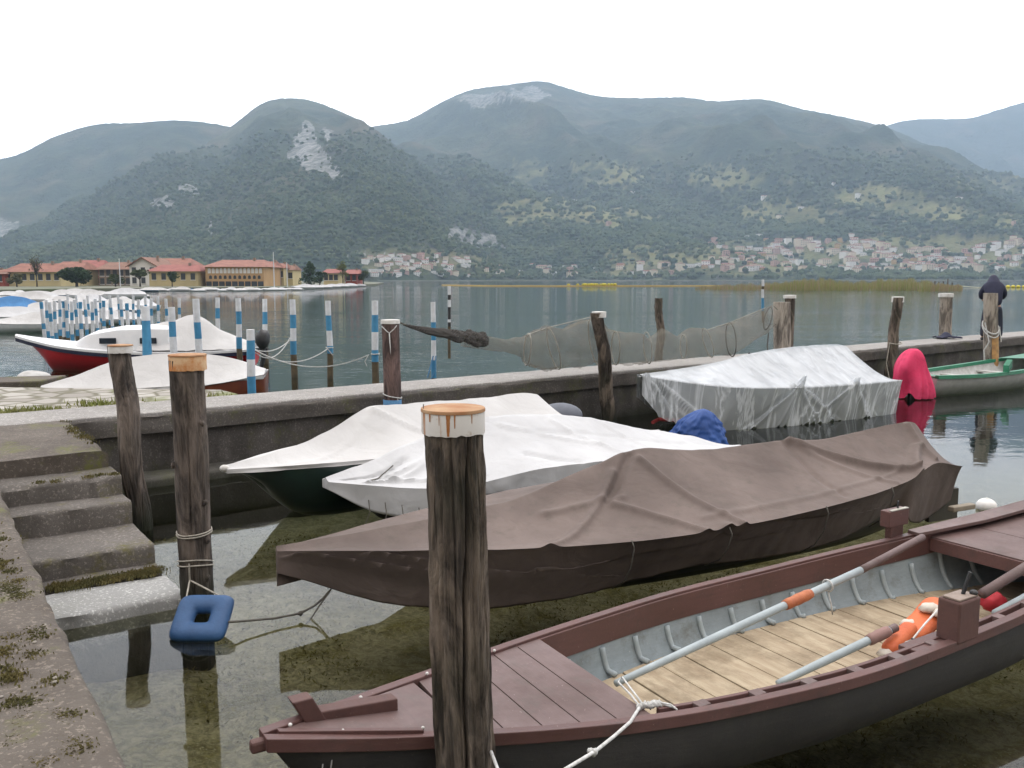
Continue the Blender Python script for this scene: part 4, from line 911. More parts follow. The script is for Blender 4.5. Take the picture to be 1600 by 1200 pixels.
# blue float ring
def ringfloat():
    c = D(316, 966, 5.78); up = Vector((0, .84, .54)).normalized(); rt = Vector((1, .0, 0)); nn = rt.cross(up); rows = []
    for i in range(64):
        a = 2*math.pi*i/64; ca, sa = math.cos(a), math.sin(a); k = 1/((abs(ca)**6 + abs(sa)**6) ** (1/6)); kk = .5*k + .5
        cx = ca*.118*k; cy = sa*.112*k; row = []
        for j in range(14):
            b = 2*math.pi*j/14; q = math.cos(b); w_ = .070*q*(1.0); row.append(c + rt*(cx + ca*k*w_) + up*(cy + sa*k*w_) + nn*(.05*math.sin(b)))
        rows.append(row)
    m = MB(); rows.append(rows[0]); m.grid(rows, closed=True); return m, c, up, rt, nn
fl = thing('float_ring', tuple(D(316, 990, 5.75)), 'square blue rubber float with a hole floating at the foot of the post', 'float')
m, c, up, rt, nn = ringfloat(); m.build('ring', simple('blue_rubber', (.014, .058, .15), (.022, .078, .19), .6, 9, .3), fl, smooth=True)
m = MB(); pk_ = on_post(bs, tp, .2) + Vector((.0, -.125, .03))
m.tube([pk_, c + rt*-.15 + up*.14 - nn*-.0], .006, 6); m.tube([pk_, c + rt*.15 + up*.14], .006, 6); m.tube([pk_, pk_ + Vector((0, 0, .12))], .007, 6)
m.build('hanging_cord', M['rope'], fl)
# white buoy
bu = G(1541, 795, 0); b_ = thing('buoy', tuple(bu), 'round white buoy floating between the brown canvas boat and the open rowing boat', 'buoy')
m = MB(); m.ball(bu + Vector((0, 0, .03)), .1, 20, 12, sz=.8); m.build('ball', simple('white_plastic', (.78, .76, .73), (.68, .66, .62), .5), b_, smooth=True)
m = MB(); m.ball(bu + Vector((.0, 0, .1)), .02); m.build('eye', M['bandwhite'], b_)
# loose floating twig near the brown boat
# folded dark cloth on the pier
cl = D(1477, 523, 23.4); rows = []
for i in range(15):
    t = i/14; row = []
    for j in range(24):
        u = j/23; x = (u-.5)*.66*(1 - .35*t); z = .802 + .02 + (.11*math.exp(-((u-.5)/.16)**2)+.03)*math.sin(math.pi*min(1, t*1.1+.05)) + .02*ns(u*7, t*5)
        row.append(Vector((cl.x + x, cl.y - .25 + .5*t, z)))
    rows.append(row)
m = MB(); m.grid(rows); o = m.build('folded_cloth', M['navy'], smooth=True, fix=False); o.modifiers.new('t', 'SOLIDIFY').thickness = -.02
tag(o, 'folded dark navy cloth lying on the pier at the foot of a pale post', 'cloth')
for px in (1172, 1193):
    p_ = D(px, 556, 17.85); p_.z = .8; m = MB(); m.tube([p_, p_ + Vector((0, 0, .06)), p_ + Vector((-.03, 0, .09))], .02, 7)
    tag(m.build('bollard_pin', M['black'], smooth=True), ('left' if px < 1180 else 'right') + ' one of two small dark iron pins on the pier edge above the wrapped boat', 'iron pin', 'iron pins on the pier')
# ------------------------------------------------------------------ red sailing boat and covered dinghy on the far side of the pier
fr_ = Frame(tuple(D(25, 527, 23.2).xy), (.99, .05), 6.1)
rb = thing('cabin_boat', tuple(fr_.p(3, 0, 0)), 'red hulled boat with white cabin and a pale tent cover, bow to the left', 'boat')
beam_r = [(0, .03), (.6, .4), (1.5, .78), (3, .98), (4.8, .9), (6.1, .6)]; sh_r = [(0, .86), (1.5, .62), (3, .50), (4.8, .48), (6.1, .52)]; ke_r = [(0, .7), (.4, .25), (1, -.08), (5, -.15), (6.1, .1)]
RED = simple('red_gelcoat', (.52, .014, .022), (.42, .010, .018), .3, 3, .03)
m = MB(); m.grid(hull_rows(fr_, beam_r, sh_r, ke_r, n=50, rake=.75, pw=1.8), cap1=True); m.build('hull', RED, rb, smooth=True, auto=60)
m = MB(); rows = []
for i in range(51):
    x = 6.1*i/50; b_ = sinterp(beam_r, x); z = sinterp(sh_r, x); rows.append([fr_.p(x, -b_-.012, z-.11), fr_.p(x, -b_-.015, z-.02), fr_.p(x, b_+.015, z-.02), fr_.p(x, b_+.012, z-.11)])
m.grid(rows, closed=True, cap0=True, cap1=True); m.build('dark_band', M['navy'], rb)
WG = simple('white_gelcoat', (.74, .74, .74), (.66, .67, .68), .35, 3, .03)
m = MB(); rows = []
for i in range(51):
    x = 6.1*i/50; b_ = sinterp(beam_r, x); z = sinterp(sh_r, x); rows.append([fr_.p(x, -b_-.02, z-.018), fr_.p(x, -b_-.02, z+.04), fr_.p(x, 0, z+.08), fr_.p(x, b_+.02, z+.04), fr_.p(x, b_+.02, z-.018)])
m.grid(rows, closed=True, cap0=True, cap1=True); m.build('deck', WG, rb, smooth=True, auto=40)
m = MB(); rows = []
for x, z, k in ((1.45, .62, .2), (1.75, .82, .55), (2.1, .98, .66), (2.8, 1.1, .70), (3.6, 1.13, .72), (4.1, 1.12, .70), (4.15, .6, .7)):
    b_ = k; rows.append([fr_.p(x, -b_-.04, .55), fr_.p(x, -b_-.02, lerp(.55, z, .45)), fr_.p(x, -b_+.06, z-.04), fr_.p(x, 0, z+.05), fr_.p(x, b_-.06, z-.04), fr_.p(x, b_+.04, .55)])
m.grid(rows, cap0=True, cap1=True); m.build('cabin', WG, rb, smooth=True, auto=35)
GL = simple('dark_glass', (.015, .02, .03), (.02, .03, .04), .1)
for x in (2.62, 3.62):
    m = MB(); m.box(fr_.p(x, -.762, .80), (.42, .03, .15), rz=math.atan2(.05, .99)); m.build('window', GL, rb, bevel=.02)
m = MB(); rows = []
for i in range(41):
    x = 3.35 + 2.75*i/40; z = sinterp([(3.35, 1.16), (4.0, 1.27), (4.6, 1.42), (5.3, 1.0), (6.1, .68)], x); b_ = .88 - max(0, x-4.6)*.22; zb = .56 + .02*ns(x*4)
    row = []
    for j in range(17):
        u = -1 + 2*j/16; zz = lerp(z, zb, abs(u)**1.15) + .02*ns(x*3, u*3); row.append(fr_.p(x, u*b_, zz))
    rows.append(row)
m.grid(rows, cap0=True, cap1=True); m.build('tent_cover', M['white_tarp'], rb, smooth=True, auto=60)
fd = Frame(tuple(D(64, 603, 15.7).xy), (.985, .17), 3.85)
dg = thing('covered_dinghy', tuple(fd.p(2, 0, 0)), 'dinghy under a smooth pale cover with orange brown hull in front of the red boat', 'boat')
beam_d = [(0, .03), (.4, .3), (1.2, .62), (2.4, .72), (3.85, .5)]; gd = [(0, .46), (1.5, .40), (3, .52), (3.85, .66)]
m = MB(); m.grid(cover_rows(fd, beam_d, gd, [(0, .48), (.6, .66), (1.3, .92), (2.2, 1.02), (3.1, .96), (3.85, .72)], ([(0, .40), (3.85, .58)], [(0, .4), (3.85, .6)]), n=80, sag=.03, wr=.01, sd=44, inw=.02), cap0=True, cap1=True); m.build('canvas_cover', M['white_tarp'], dg, smooth=True, auto=60)
m = MB(); m.grid(hull_rows(fd, [(x, b*.96) for x, b in beam_d], [(x, g-.02) for x, g in gd], [(0, .3), (.5, -.05), (3.2, -.1), (3.85, .1)], rake=.3), cap1=True); m.build('hull', simple('orange_brown_hull', (.20, .055, .02), (.13, .03, .02), .4, 3), dg, smooth=True)
# pale round mooring fender by the red bow and slab at the left edge
fp = D(52, 592, 19); m = MB(); m.ball(fp, .3, 20, 12, sx=1.2, sz=.6, jit=.1); f_ = m.build('float', simple('grey_white_rubber', (.5, .5, .48), (.36, .35, .33), .7, 6), smooth=True); tag(f_, 'pale grey rubber float lying below the red bow', 'float')
m = MB(); A_ = D(-60, 600, 17.2); B_ = D(62, 598, 17.6); m.obox((A_.x, A_.y, -.5), (B_.x-A_.x, B_.y-A_.y, 0), (0, 1.1, 0), (0, 0, .85)); tag(m.build('stone_ledge', M['concrete'], bevel=.03), 'low brown stone ledge in the water at the left edge', 'ledge')
# ------------------------------------------------------------------ blue and white poles
PW = simple('pole_white', (.72, .74, .76), (.58, .6, .62), .6, 8, .2); PBl = simple('pole_blue', (.06, .27, .46), (.045, .2, .36), .6, 8, .2); PD_ = simple('pole_bare_wood', (.12, .09, .05), (.06, .05, .03), .8, 8, .3)
def pole_obj(r_, top, bands, sd):
    """bands = list of (z, material index) from the top downwards; built round the origin"""
    m = MB(); zs = [top] + [b for b, _ in bands] ; 
    for k, (zb, mi) in enumerate(bands):
        z1 = zs[k]; m.mi = mi; rows = []
        for i in range(4):
            z = lerp(zb, z1, i/3); rr = r_ * (1 + .05*ns(z*3, sd)) * (.94 + .06*(top - z)); cx, cy = .03*ns(z*.8, sd), .03*ns(z*.8, sd, 5)
            rows.append([(cx + rr*math.cos(2*math.pi*j/14), cy + rr*math.sin(2*math.pi*j/14), z) for j in range(14)])
        m.grid(rows, closed=True, cap1=(k == 0))
    return m.build('striped_pole', [PW, PBl, PD_], smooth=True, auto=50, fix=False)
def bset(top, seq, h_=.36, low=.35):
    z = top; out = []
    for mi, k in seq: z -= h_*k; out.append((max(z, .05), mi))
    out.append((low if False else -1.5, 2)); return out
named = [  # px, y top, distance, radius, bands, label
 (585, 470, 18.9, .072, [(0, .82), (1, 1.0), (0, 1.05), (1, .7)], 'striped pole just left of the post that holds the net, ropes tied low on it'),
 (513, 470, 21.2, .07, [(0, .95), (1, 1.0), (0, 1.0), (1, .5)], 'striped pole in open water, second to the left of the post that holds the net'),
 (457, 468, 21.5, .075, [(0, 1.0), (1, .9), (0, .85), (1, .9)], 'striped pole in open water, third to the left of the post that holds the net'),
 (677, 472, 17.8, .05, [(0, 1.1), (1, 1.0), (0, 1.1), (1, 1.0)], 'thin striped pole behind the dark gathered end of the net'),
 (413, 467, 25, .07, [(0, 1.0), (1, .95), (0, .8), (1, .8)], 'striped pole right behind the black outboard engine'),
 (391, 515, 15.2, .072, [(0, .5), (1, .9), (0, .8), (1, 1.2)], 'broad striped pole standing at the end of the orange brown dinghy'),
 (307, 467, 19.5, .075, [(0, .7), (0, .7), (1, 1.0), (0, 1.2)], 'tall striped pole in front of the pale tent cover, just over the orange rusty cap'),
 (268, 480, 19.2, .075, [(0, .85), (1, .9), (0, 1.6)], 'striped pole in front of the red boat between its cabin window and tent cover'),
 (227, 479, 17.4, .085, [(0, .75), (1, 3.0)], 'pole with short pale top and long blue lower part before the cabin windows'),
 (372, 466, 22.5, .07, [(0, .9), (1, .9), (0, .9), (1, .8)], 'striped pole above the stern end of the pale tent cover'),
 (339, 465, 28, .07, [(0, .9), (1, .9), (0, .9), (1, .8)], 'slim striped pole over the slope of the tent cover left of its stern')]
poles = {}
for px, yt, d, r_, sq, lab in named:
    p_ = D(px, yt, d); o = pole_obj(r_, p_.z, bset(p_.z, sq), px); o.location = (p_.x, p_.y, 0); tag(o, lab, 'pole', 'striped mooring poles'); poles[px] = Vector((p_.x, p_.y, p_.z))
pr_ = [pole_obj(.062, 1.55, bset(1.55, [(0, 1.1), (1, .8), (0, 1.4), (1, .7)]), 1), pole_obj(.066, 1.5, bset(1.5, [(1, .7), (0, 1.5), (1, .6), (0, 1.0)]), 2)]
first = [True, True]
def far_pole(px, yt, k, lab='blue and white striped pole in the dense rows of the marina at the left'):
    ht = (1.55, 1.5)[k]; d = (EYE - ht) * FPX / (yt - 436.5)
    o = pr_[k] if first[k] else pr_[k].copy()
    if not first[k]: col.objects.link(o)
    first[k] = False; p_ = D(px, yt, d); o.location = (p_.x, p_.y, 0); o.rotation_euler = (R(random.uniform(-2, 2)), R(random.uniform(-2, 2)), random.uniform(0, 6))
    tag(o, lab, 'pole', 'striped poles in the marina rows')
random.seed(12)
for px, yt, k in [(280, 466, 0), (260, 467, 0), (236, 467, 0), (216, 468, 0), (199, 474, 1), (190, 468, 0), (174, 466, 0), (160, 470, 1), (151, 467, 0), (141, 471, 0), (133, 468, 0), (125, 472, 1), (118, 468, 0), (110, 471, 0), (103, 469, 0), (97, 471, 1), (91, 468, 0), (85, 470, 0), (79, 472, 0), (73, 469, 0), (67, 472, 1), (246, 463, 0), (226, 463, 0), (207, 462, 0), (186, 462, 0), (170, 462, 0), (156, 461, 0), (138, 462, 0), (120, 461, 0), (104, 462, 0)]:
    far_pole(px, yt, k)
# thin marker poles in open water
def marker(px, yt, yb, d, segs, label, rr=.035):
    m = MB(); y = yt
    for i, (k, mi) in enumerate(segs):
        y2 = y + (yb - yt)*k; m.mi = mi; a = D(px + 1.2*ns(y*.1, px), y, d); b = D(px + 1.2*ns(y2*.1, px), y2, d); m.tube([a, b], rr, 8); y = y2
    tag(m.build('marker_pole', [PW, M['black'], PBl, PD_]), label, 'pole')
marker(702, 447, 560, 20.5, [(.12, 0), (.07, 1), (.1, 0), (.17, 1), (.04, 0), (.06, 1), (.2, 3), (.24, 3)], 'thin black and white marker pole standing in the lake left of the net hoops')
marker(1192, 437, 505, 27, [(.15, 0), (.07, 3), (.2, 0), (.3, 2), (.28, 3)], 'thin marker pole with white top and blue foot in front of the reeds', .04)
# ropes between the poles and the outboard
def sagrope(a, b, sag, n=16): return [a.lerp(b, k/n) - Vector((0, 0, sag*4*(k/n)*(1-k/n))) for k in range(n + 1)]
eng = D(395, 545, 19.5)
m = MB()
m.tube(sagrope(eng, D(575, 555, 18.9), .32), .012, 6); m.tube(sagrope(eng, D(512, 545, 21.1), .3), .012, 6); m.tube(sagrope(eng, D(452, 532, 21.4), .14), .012, 6); m.tube(sagrope(D(395, 548, 19.5), D(453, 528, 21.4), .30), .012, 6)
m.tube(loop_pts(poles[585] , .085, D(585, 553, 18.9).z, n=14), .012, 5, False); m.tube([D(576, 554, 18.8), D(570, 565, 18.8), D(573, 572, 18.8)], .01, 5)
m.tube(loop_pts(poles[513], .085, D(513, 543, 21.2).z, n=14), .012, 5, False); m.tube([D(512, 545, 21.1), D(520, 555, 21.1)], .01, 5)
tag(m.build('mooring_ropes', M['rope_white']), 'pale slack ropes running between the striped poles and the stern of the covered dinghy', 'rope')
m = MB(); p_ = D(677, 555, 17.7); m.tube([D(677, 556, 17.7), D(672, 575, 17.7), D(668, 590, 17.7)], .014, 6); m.tube([D(681, 556, 17.7), D(680, 580, 17.7), D(673, 592, 17.7)], .012, 6)
tag(m.build('hanging_rope', M['rope_blue']), 'light blue rope hanging from the foot of the thin striped pole', 'rope')
ep = D(410, 540, 22.4)
en = thing('outboard_engine', (ep.x, ep.y, 0), 'black outboard engine tilted at the stern of the red boat', 'outboard engine')
m = MB(); m.ball(D(411, 530, 22.4), .22, 16, 10, sx=.85, sy=.8, sz=1.1, jit=.2); m.build('cowl', M['black'], en, smooth=True)
m = MB(); m.tube([D(409, 540, 22.4), D(413, 555, 22.4), D(408, 575, 22.4)], [.09, .07, .05], 8); m.obox(D(399, 548, 22.4), (.3, 0, 0), (0, .15, 0), (0, 0, .06)); m.build('leg', M['black'], en)
# ------------------------------------------------------------------ mountains
def poly_mask(polys, px, py, jit=6):
    x = px + jit*ns(px*.09, py*.09, 3) + jit*.5*ns(px*.3, py*.3, 5); y = py + jit*ns(px*.09, py*.09, 13) + jit*.5*ns(px*.3, py*.3, 25); best = 0
    for pl, s_ in polys:
        ins = False; n = len(pl); j = n-1
        for i in range(n):
            if (pl[i][1] > y) != (pl[j][1] > y) and x < (pl[j][0]-pl[i][0])*(y-pl[i][1])/(pl[j][1]-pl[i][1])+pl[i][0]: ins = not ins
            j = i
        if ins: best = max(best, s_)
    return best
def mountain_mat(name, a, b, rock=(.27, .265, .26), field=(.17, .19, .09)):
    t = NT(name); v = t.co('World'); f = t.noise(v, .0022, 9, .62); g = t.noise(v, .022, 5, .7); h = t.noise(v, .008, 6, .65)
    c = t.ramp(t.math('ADD', t.math('MULTIPLY', f, .6), t.math('MULTIPLY', h, .4)), .42, .6, a, b)
    c = t.mix(t.math('MULTIPLY', t.ramp(g, .38, .62), .6), t.mix(.6, c, (.01, .014, .01)), c)
    c = t.mix(t.math('MULTIPLY', t.ramp(t.noise(v, .004, 4), .52, .66), .35), c, (.14, .105, .075))
    ra = t.n('Attribute', {'attribute_name': 'rock'}).outputs['Fac']; fa_ = t.n('Attribute', {'attribute_name': 'field'}).outputs['Fac']
    c = t.mix(t.math('MULTIPLY', fa_, t.ramp(h, .38, .56)), c, t.mix(t.noise(v, .03, 4), field, (.24, .19, .10)))
    c = t.mix(t.math('MULTIPLY', t.ramp(ra, .2, .55), t.ramp(g, .25, .5)), c, t.mix(t.ramp(t.noise(t.co('World', (1, 1, .35)), .05, 7, .8), .42, .58), tuple(x*1.1 for x in rock), (.10, .11, .09)))
    t.bsdf(c, 1.0, t.bump(t.math('ADD', g, t.math('MULTIPLY', h, 2.0)), .8, 14), Specular_IOR_Level=.1); return t.m
def mountain(name, sil, db, dr, x0, x1, mat, step=4, nv=90, amp=40, p=1.0, rocks=(), fields=(), seed=0, base=0, spurs=()):
    rows = []; rk = []; fl_ = []; npx = int((x1-x0)/step)
    for i in range(npx + 1):
        px = x0 + (x1-x0)*i/npx; ys = sinterp(sil, px) + 1.2*ns(px*.11, seed) + .7*ns(px*.35, seed)
        b_ = interp(db, px) if isinstance(db, (list, tuple)) else db; r_ = interp(dr, px) if isinstance(dr, (list, tuple)) else dr
        top = D(px, min(ys, 437), r_); row = []; ux = (px-800)/FPX
        for j in range(nv + 1 + 6):
            if j <= nv:
                v = j/nv; d = lerp(b_, r_, v); z = base + (top.z-base) * (v**p)
                k = math.sin(math.pi*min(1, v*1.02))**.8
                x = ux*d; q = noise.ridged_multi_fractal(Vector(((x + .35*d)/620.+seed, d/2600., seed)), .9, 2.1, 5, 1.0, 2.0)
                z += amp*k*(q-1.1) + amp*.25*k*ns(x/140., d/140., seed)
                for (sx0, sy0, sx1, sy1, hgt, wid) in spurs:
                    pass
                z = max(z, base - 2 + v*8)
            else:
                q2 = (j-nv)/6; d = r_ + q2*(r_-b_)*.3; z = top.z*(1-q2) + base; x = ux*d
            rows_pt = (ux*d*1.0, d, z); row.append(rows_pt)
            if rocks or fields:
                X, Y = PX(rows_pt) if j <= nv else (0, 0)
                rk.append(poly_mask(rocks, X, Y) if j <= nv else 0); fl_.append(poly_mask(fields, X, Y, 14) if j <= nv else 0)
            else: rk.append(0); fl_.append(0)
        rows.append(row)
    m = MB(); m.grid(rows); o = m.build(name, mat, smooth=True, fix=False)
    for nm, dat in (('rock', rk), ('field', fl_)):
        at = o.data.attributes.new(nm, 'FLOAT', 'POINT'); at.data.foreach_set('value', dat)
    tag(o, kind='structure'); return o
FA, FB_ = (.028, .052, .026), (.092, .108, .052)
mB = mountain('hills_behind_left', [(-400, 330), (-200, 290), (-60, 262), (0, 252), (50, 240), (100, 215), (165, 195), (230, 192), (285, 188), (350, 194), (430, 215), (520, 260)], 1900, 3000, -420, 560, mountain_mat('forest_back_left', FA, FB_), step=6, nv=90, amp=90, seed=3,
    rocks=[([(-20, 335), (25, 350), (60, 372), (35, 380), (0, 368), (-20, 362)], 1), ([(45, 380), (75, 376), (80, 392), (50, 392)], .6)])
mA = mountain('mountain_with_cliff', [(-300, 436), (-120, 425), (0, 395), (60, 372), (130, 325), (200, 290), (265, 255), (330, 228), (385, 188), (420, 162), (450, 154), (490, 156), (530, 170), (575, 192), (620, 225), (680, 272), (740, 320), (790, 362), (840, 398), (900, 432), (950, 436)], [(-300, 950), (600, 1020), (900, 1200)], [(-300, 1900), (450, 3000), (900, 1900)], -280, 930, mountain_mat('forest_cliff', FA, FB_), step=3, nv=150, amp=85, seed=8, p=.95,
    rocks=[([(478, 186), (492, 200), (498, 228), (512, 240), (535, 278), (520, 282), (508, 270), (490, 268), (470, 258), (452, 248), (458, 222), (468, 205)], 1), ([(508, 198), (518, 205), (514, 230), (508, 225)], .7), ([(280, 290), (300, 285), (318, 298), (300, 306), (282, 300)], 1), ([(236, 312), (262, 306), (280, 316), (262, 326), (240, 324)], .8),
           ([(322, 352), (334, 346), (336, 362), (326, 372)], .9), ([(690, 362), (715, 352), (745, 360), (775, 370), (790, 388), (765, 392), (735, 384), (700, 376)], .9), ([(540, 395), (640, 398), (640, 401), (540, 400)], .6)],
    fields=[([(560, 390), (700, 392), (820, 408), (820, 420), (560, 420)], .5)])
mC = mountain('big_mountain', [(420, 330), (520, 240), (560, 205), (640, 188), (700, 156), (740, 140), (790, 133), (845, 127), (885, 138), (930, 150), (1000, 153), (1060, 152), (1110, 158), (1180, 155), (1240, 170), (1300, 182), (1370, 199), (1430, 225), (1500, 258), (1560, 285), (1640, 300), (1750, 310), (1900, 315), (2100, 330)], [(420, 1600), (900, 1350), (1500, 1150), (2100, 1300)], [(420, 3500), (900, 3900), (1400, 3400), (2100, 3000)], 430, 2100, mountain_mat('forest_big', FA, FB_, field=(.15, .19, .07)), step=4, nv=170, amp=120, seed=15, p=1.12,
    rocks=[([(715, 152), (800, 140), (840, 134), (862, 150), (835, 160), (780, 160), (740, 172)], .5)],
    fields=[([(770, 318), (850, 305), (930, 320), (1010, 335), (1000, 360), (900, 352), (790, 362)], 1), ([(890, 262), (960, 256), (1010, 268), (1000, 288), (920, 290)], 1), ([(1060, 270), (1140, 258), (1240, 275), (1230, 298), (1120, 292)], .8), ([(800, 250), (860, 250), (850, 290), (800, 290)], .7),
            ([(1300, 282), (1400, 296), (1540, 330), (1600, 335), (1600, 358), (1420, 345), (1300, 320)], 1), ([(1150, 322), (1240, 310), (1330, 340), (1260, 352), (1160, 345)], .9), ([(950, 385), (1200, 372), (1600, 365), (1600, 425), (950, 432)], .7), ([(1480, 280), (1600, 275), (1600, 300), (1500, 300)], .8), ([(880, 330), (1000, 325), (1040, 345), (960, 360)], .8)])
mD = mountain('far_mountain', [(1200, 330), (1300, 240), (1362, 200), (1410, 187), (1460, 186), (1500, 184), (1540, 171), (1600, 153), (1680, 132), (1800, 120), (2000, 150)], 3700, 5000, 1210, 2000, mountain_mat('forest_far', FA, (.05, .06, .035)), step=8, nv=60, amp=160, seed=21)
# flat lake shore on the left (the small town) 
SH = [G(-500, 466, 0), G(0, 458, 0), G(120, 455.5, 0), G(300, 453, 0), G(460, 452, 0), G(520, 449.5, 0), G(585, 446, 0), G(600, 443.2, 0), Vector((-130, 760, 0)), Vector((-900, 900, 0)), Vector((-700, 110, 0))]
m = MB(); m.prism([(p_.x, p_.y) for p_ in SH], -4, .55); tag(m.build('town_shore', simple('shore_ground', (.16, .15, .12), (.09, .11, .05), .9, .05, .2)), kind='structure')
dg_ = bpy.context.evaluated_depsgraph_get()
def bvh(o): return BVHTree.FromPolygons([v.co.copy() for v in o.data.vertices], [tuple(p_.vertices) for p_ in o.data.polygons])
BV = [bvh(mA), bvh(mC)]
def on_hill(px, py):
    r_ = Vector(ray(px, py)); best = None
    for b_ in BV:
        h_ = b_.ray_cast(Vector((0, 0, EYE)), r_)
        if h_[0] and (best is None or h_[0].y < best.y): best = h_[0]
    return best
rng = np.random.default_rng(3)
def woods(o, n, lo, hi, szr, name, lab, mat, skipfield=True):
    vs = np.array([v.co[:] for v in o.data.vertices]); fld = np.zeros(len(vs), dtype=np.float32); o.data.attributes['field'].data.foreach_get('value', fld); rk_ = np.zeros(len(vs), dtype=np.float32); o.data.attributes['rock'].data.foreach_get('value', rk_)
    c_, s_ = math.cos(PITCH), math.sin(PITCH); dep = vs[:, 1]*c_ - (vs[:, 2]-EYE)*s_; X = 800+FPX*vs[:, 0]/dep; Y = 600-FPX*(vs[:, 1]*s_+(vs[:, 2]-EYE)*c_)/dep
    ok = (X > -60) & (X < 1660) & (vs[:, 2] > lo) & (vs[:, 2] < hi) ; vil = ((X > 1090) & (Y > 372)) | ((X > 570) & (X < 745) & (Y > 400)) | ((X > 740) & (Y > 418)); idx = np.nonzero(ok)[0]; wgt = np.where(fld[idx] > .3, .2, 1.0) * np.where(vil[idx], .5, 1.0) * np.where(rk_[idx] > .05, .09, 1.0) * vs[idx, 1] * np.clip((330 - vs[idx, 2])/260., .04, 1); wgt /= wgt.sum()
    pick = rng.choice(idx, n, p=wgt)
    ico = [(0, 0, 1), (.9, 0, .35), (.28, .85, .35), (-.73, .53, .35), (-.73, -.53, .35), (.28, -.85, .35), (.6, .5, -.5), (-.3, .7, -.5), (-.75, 0, -.5), (-.3, -.7, -.5), (.6, -.5, -.5)]
    fc_ = [(0,1,2),(0,2,3),(0,3,4),(0,4,5),(0,5,1),(1,6,2),(2,7,3),(3,8,4),(4,9,5),(5,10,1),(2,6,7),(3,7,8),(4,8,9),(5,9,10),(1,10,6)]
    ic = np.array(ico); V = []; F = []
    st_ = np.array([6., 10., 3.])
    cen_ = vs[pick] + (rng.random((n, 3))-.5)*np.array([18., 24., 0]); sz_ = rng.uniform(szr[0], szr[1], n)*(cen_[:, 1]/1500.)**.6
    jit = 1 + (rng.random((n, len(ico), 1))-.5)*.7
    P_ = ic[None]*jit*sz_[:, None, None]*np.array([1.15, 1.15, 1.1]) + cen_[:, None, :] + np.array([0, 0, 1.5]); V = P_.reshape(-1, 3)
    F = (np.array(fc_)[None] + (np.arange(n)*len(ico))[:, None, None]).reshape(-1, 3)
    me = bpy.data.meshes.new(name); me.from_pydata(V.tolist(), [], F.tolist()); me.materials.append(mat)
    w_ = bpy.data.objects.new(name, me); col.objects.link(w_); tag(w_, lab, 'woodland', kind='stuff')
tw = NT('woodland_leaves'); wv = tw.co('World'); wc_ = tw.ramp(tw.noise(wv, .02, 5, .75), .36, .64, (.024, .046, .022), (.085, .105, .048)); tw.bsdf(wc_, 1.0, Specular_IOR_Level=.1)
woods(mC, 34000, 2, 330, (2.4, 5.6), 'woodland', 'dark woods covering the lower slopes of the big mountain across the lake', tw.m)
woods(mA, 30000, 2, 330, (2.0, 4.6), 'woodland', 'dark woods covering the mountain with the pale cliff', tw.m)
# ------------------------------------------------------------------ villages across the lake
TERRA = [simple('roof_tile_red', (.26, .115, .085), (.17, .075, .055), .9, 1), simple('roof_tile_brown', (.24, .14, .10), (.17, .10, .075), .9, 1), simple('roof_grey', (.26, .25, .25), (.2, .2, .2), .9, 1), simple('roof_tile_bright', (.42, .12, .07), (.34, .09, .05), .9, 1)]
WALL = [simple('wall_white', (.80, .78, .74), (.72, .70, .66), .9, .5), simple('wall_cream', (.70, .62, .48), (.62, .54, .42), .9, .5), simple('wall_pink', (.52, .34, .28), (.44, .28, .23), .9, .5), simple('wall_ochre', (.50, .34, .15), (.42, .28, .12), .9, .5)]
WIN = simple('window_dark', (.05, .055, .06), (.035, .035, .04), .4)
def village_house(wi, ri, w_, d_, h_, floors):
    m = MB(); m.obox((-w_/2, 0, -6), (w_, 0, 0), (0, d_, 0), (0, 0, h_+6)); m.mi = 1
    nx = max(2, int(w_/3.2))
    for f in range(floors):
        for k in range(nx):
            m.obox((-w_/2 + w_*(k+.5)/nx - .5, -.06, h_*(f+.35)/floors), (1.0, 0, 0), (0, .1, 0), (0, 0, 1.4))
    o = m.build('village_house', [WALL[wi], WIN], local=True)
    m = MB(); e = .35; y0, y1 = -e, d_+e; rh = d_*.17
    a, b, c_, d2 = (-w_/2-e, y0, h_), (w_/2+e, y0, h_), (w_/2+e, y1, h_), (-w_/2-e, y1, h_); r1, r2 = (-w_/2-e+d_*.3*(ri % 2), d_/2, h_+rh), (w_/2+e-d_*.3*(ri % 2), d_/2, h_+rh)
    m.quad(a, b, r2, r1); m.quad(c_, d2, r1, r2); m.quad(b, c_, r2); m.quad(d2, a, r1); m.quad(d2, c_, b, a)
    m.build('roof', TERRA[ri], o, local=True); return o
protos = []
for wi, ri, w_, d_, h_, f in ((0, 0, 11, 9, 6, 2), (0, 1, 14, 10, 7, 2), (1, 0, 12, 9, 7, 2), (2, 1, 10, 9, 8, 3), (1, 1, 18, 11, 8, 3), (0, 2, 16, 9, 5, 1), (2, 0, 13, 10, 6, 2), (3, 0, 11, 9, 6, 2)):
    protos.append([village_house(wi, ri, w_, d_, h_, f), (['white', 'cream', 'pink', 'ochre'][wi], ['red', 'brown', 'grey', 'red'][ri], {11: 'small', 14: 'broad', 12: 'plain', 10: 'tall narrow', 18: 'long', 16: 'long low', 13: 'low'}[w_]), False])
random.seed(5)
clusters = []
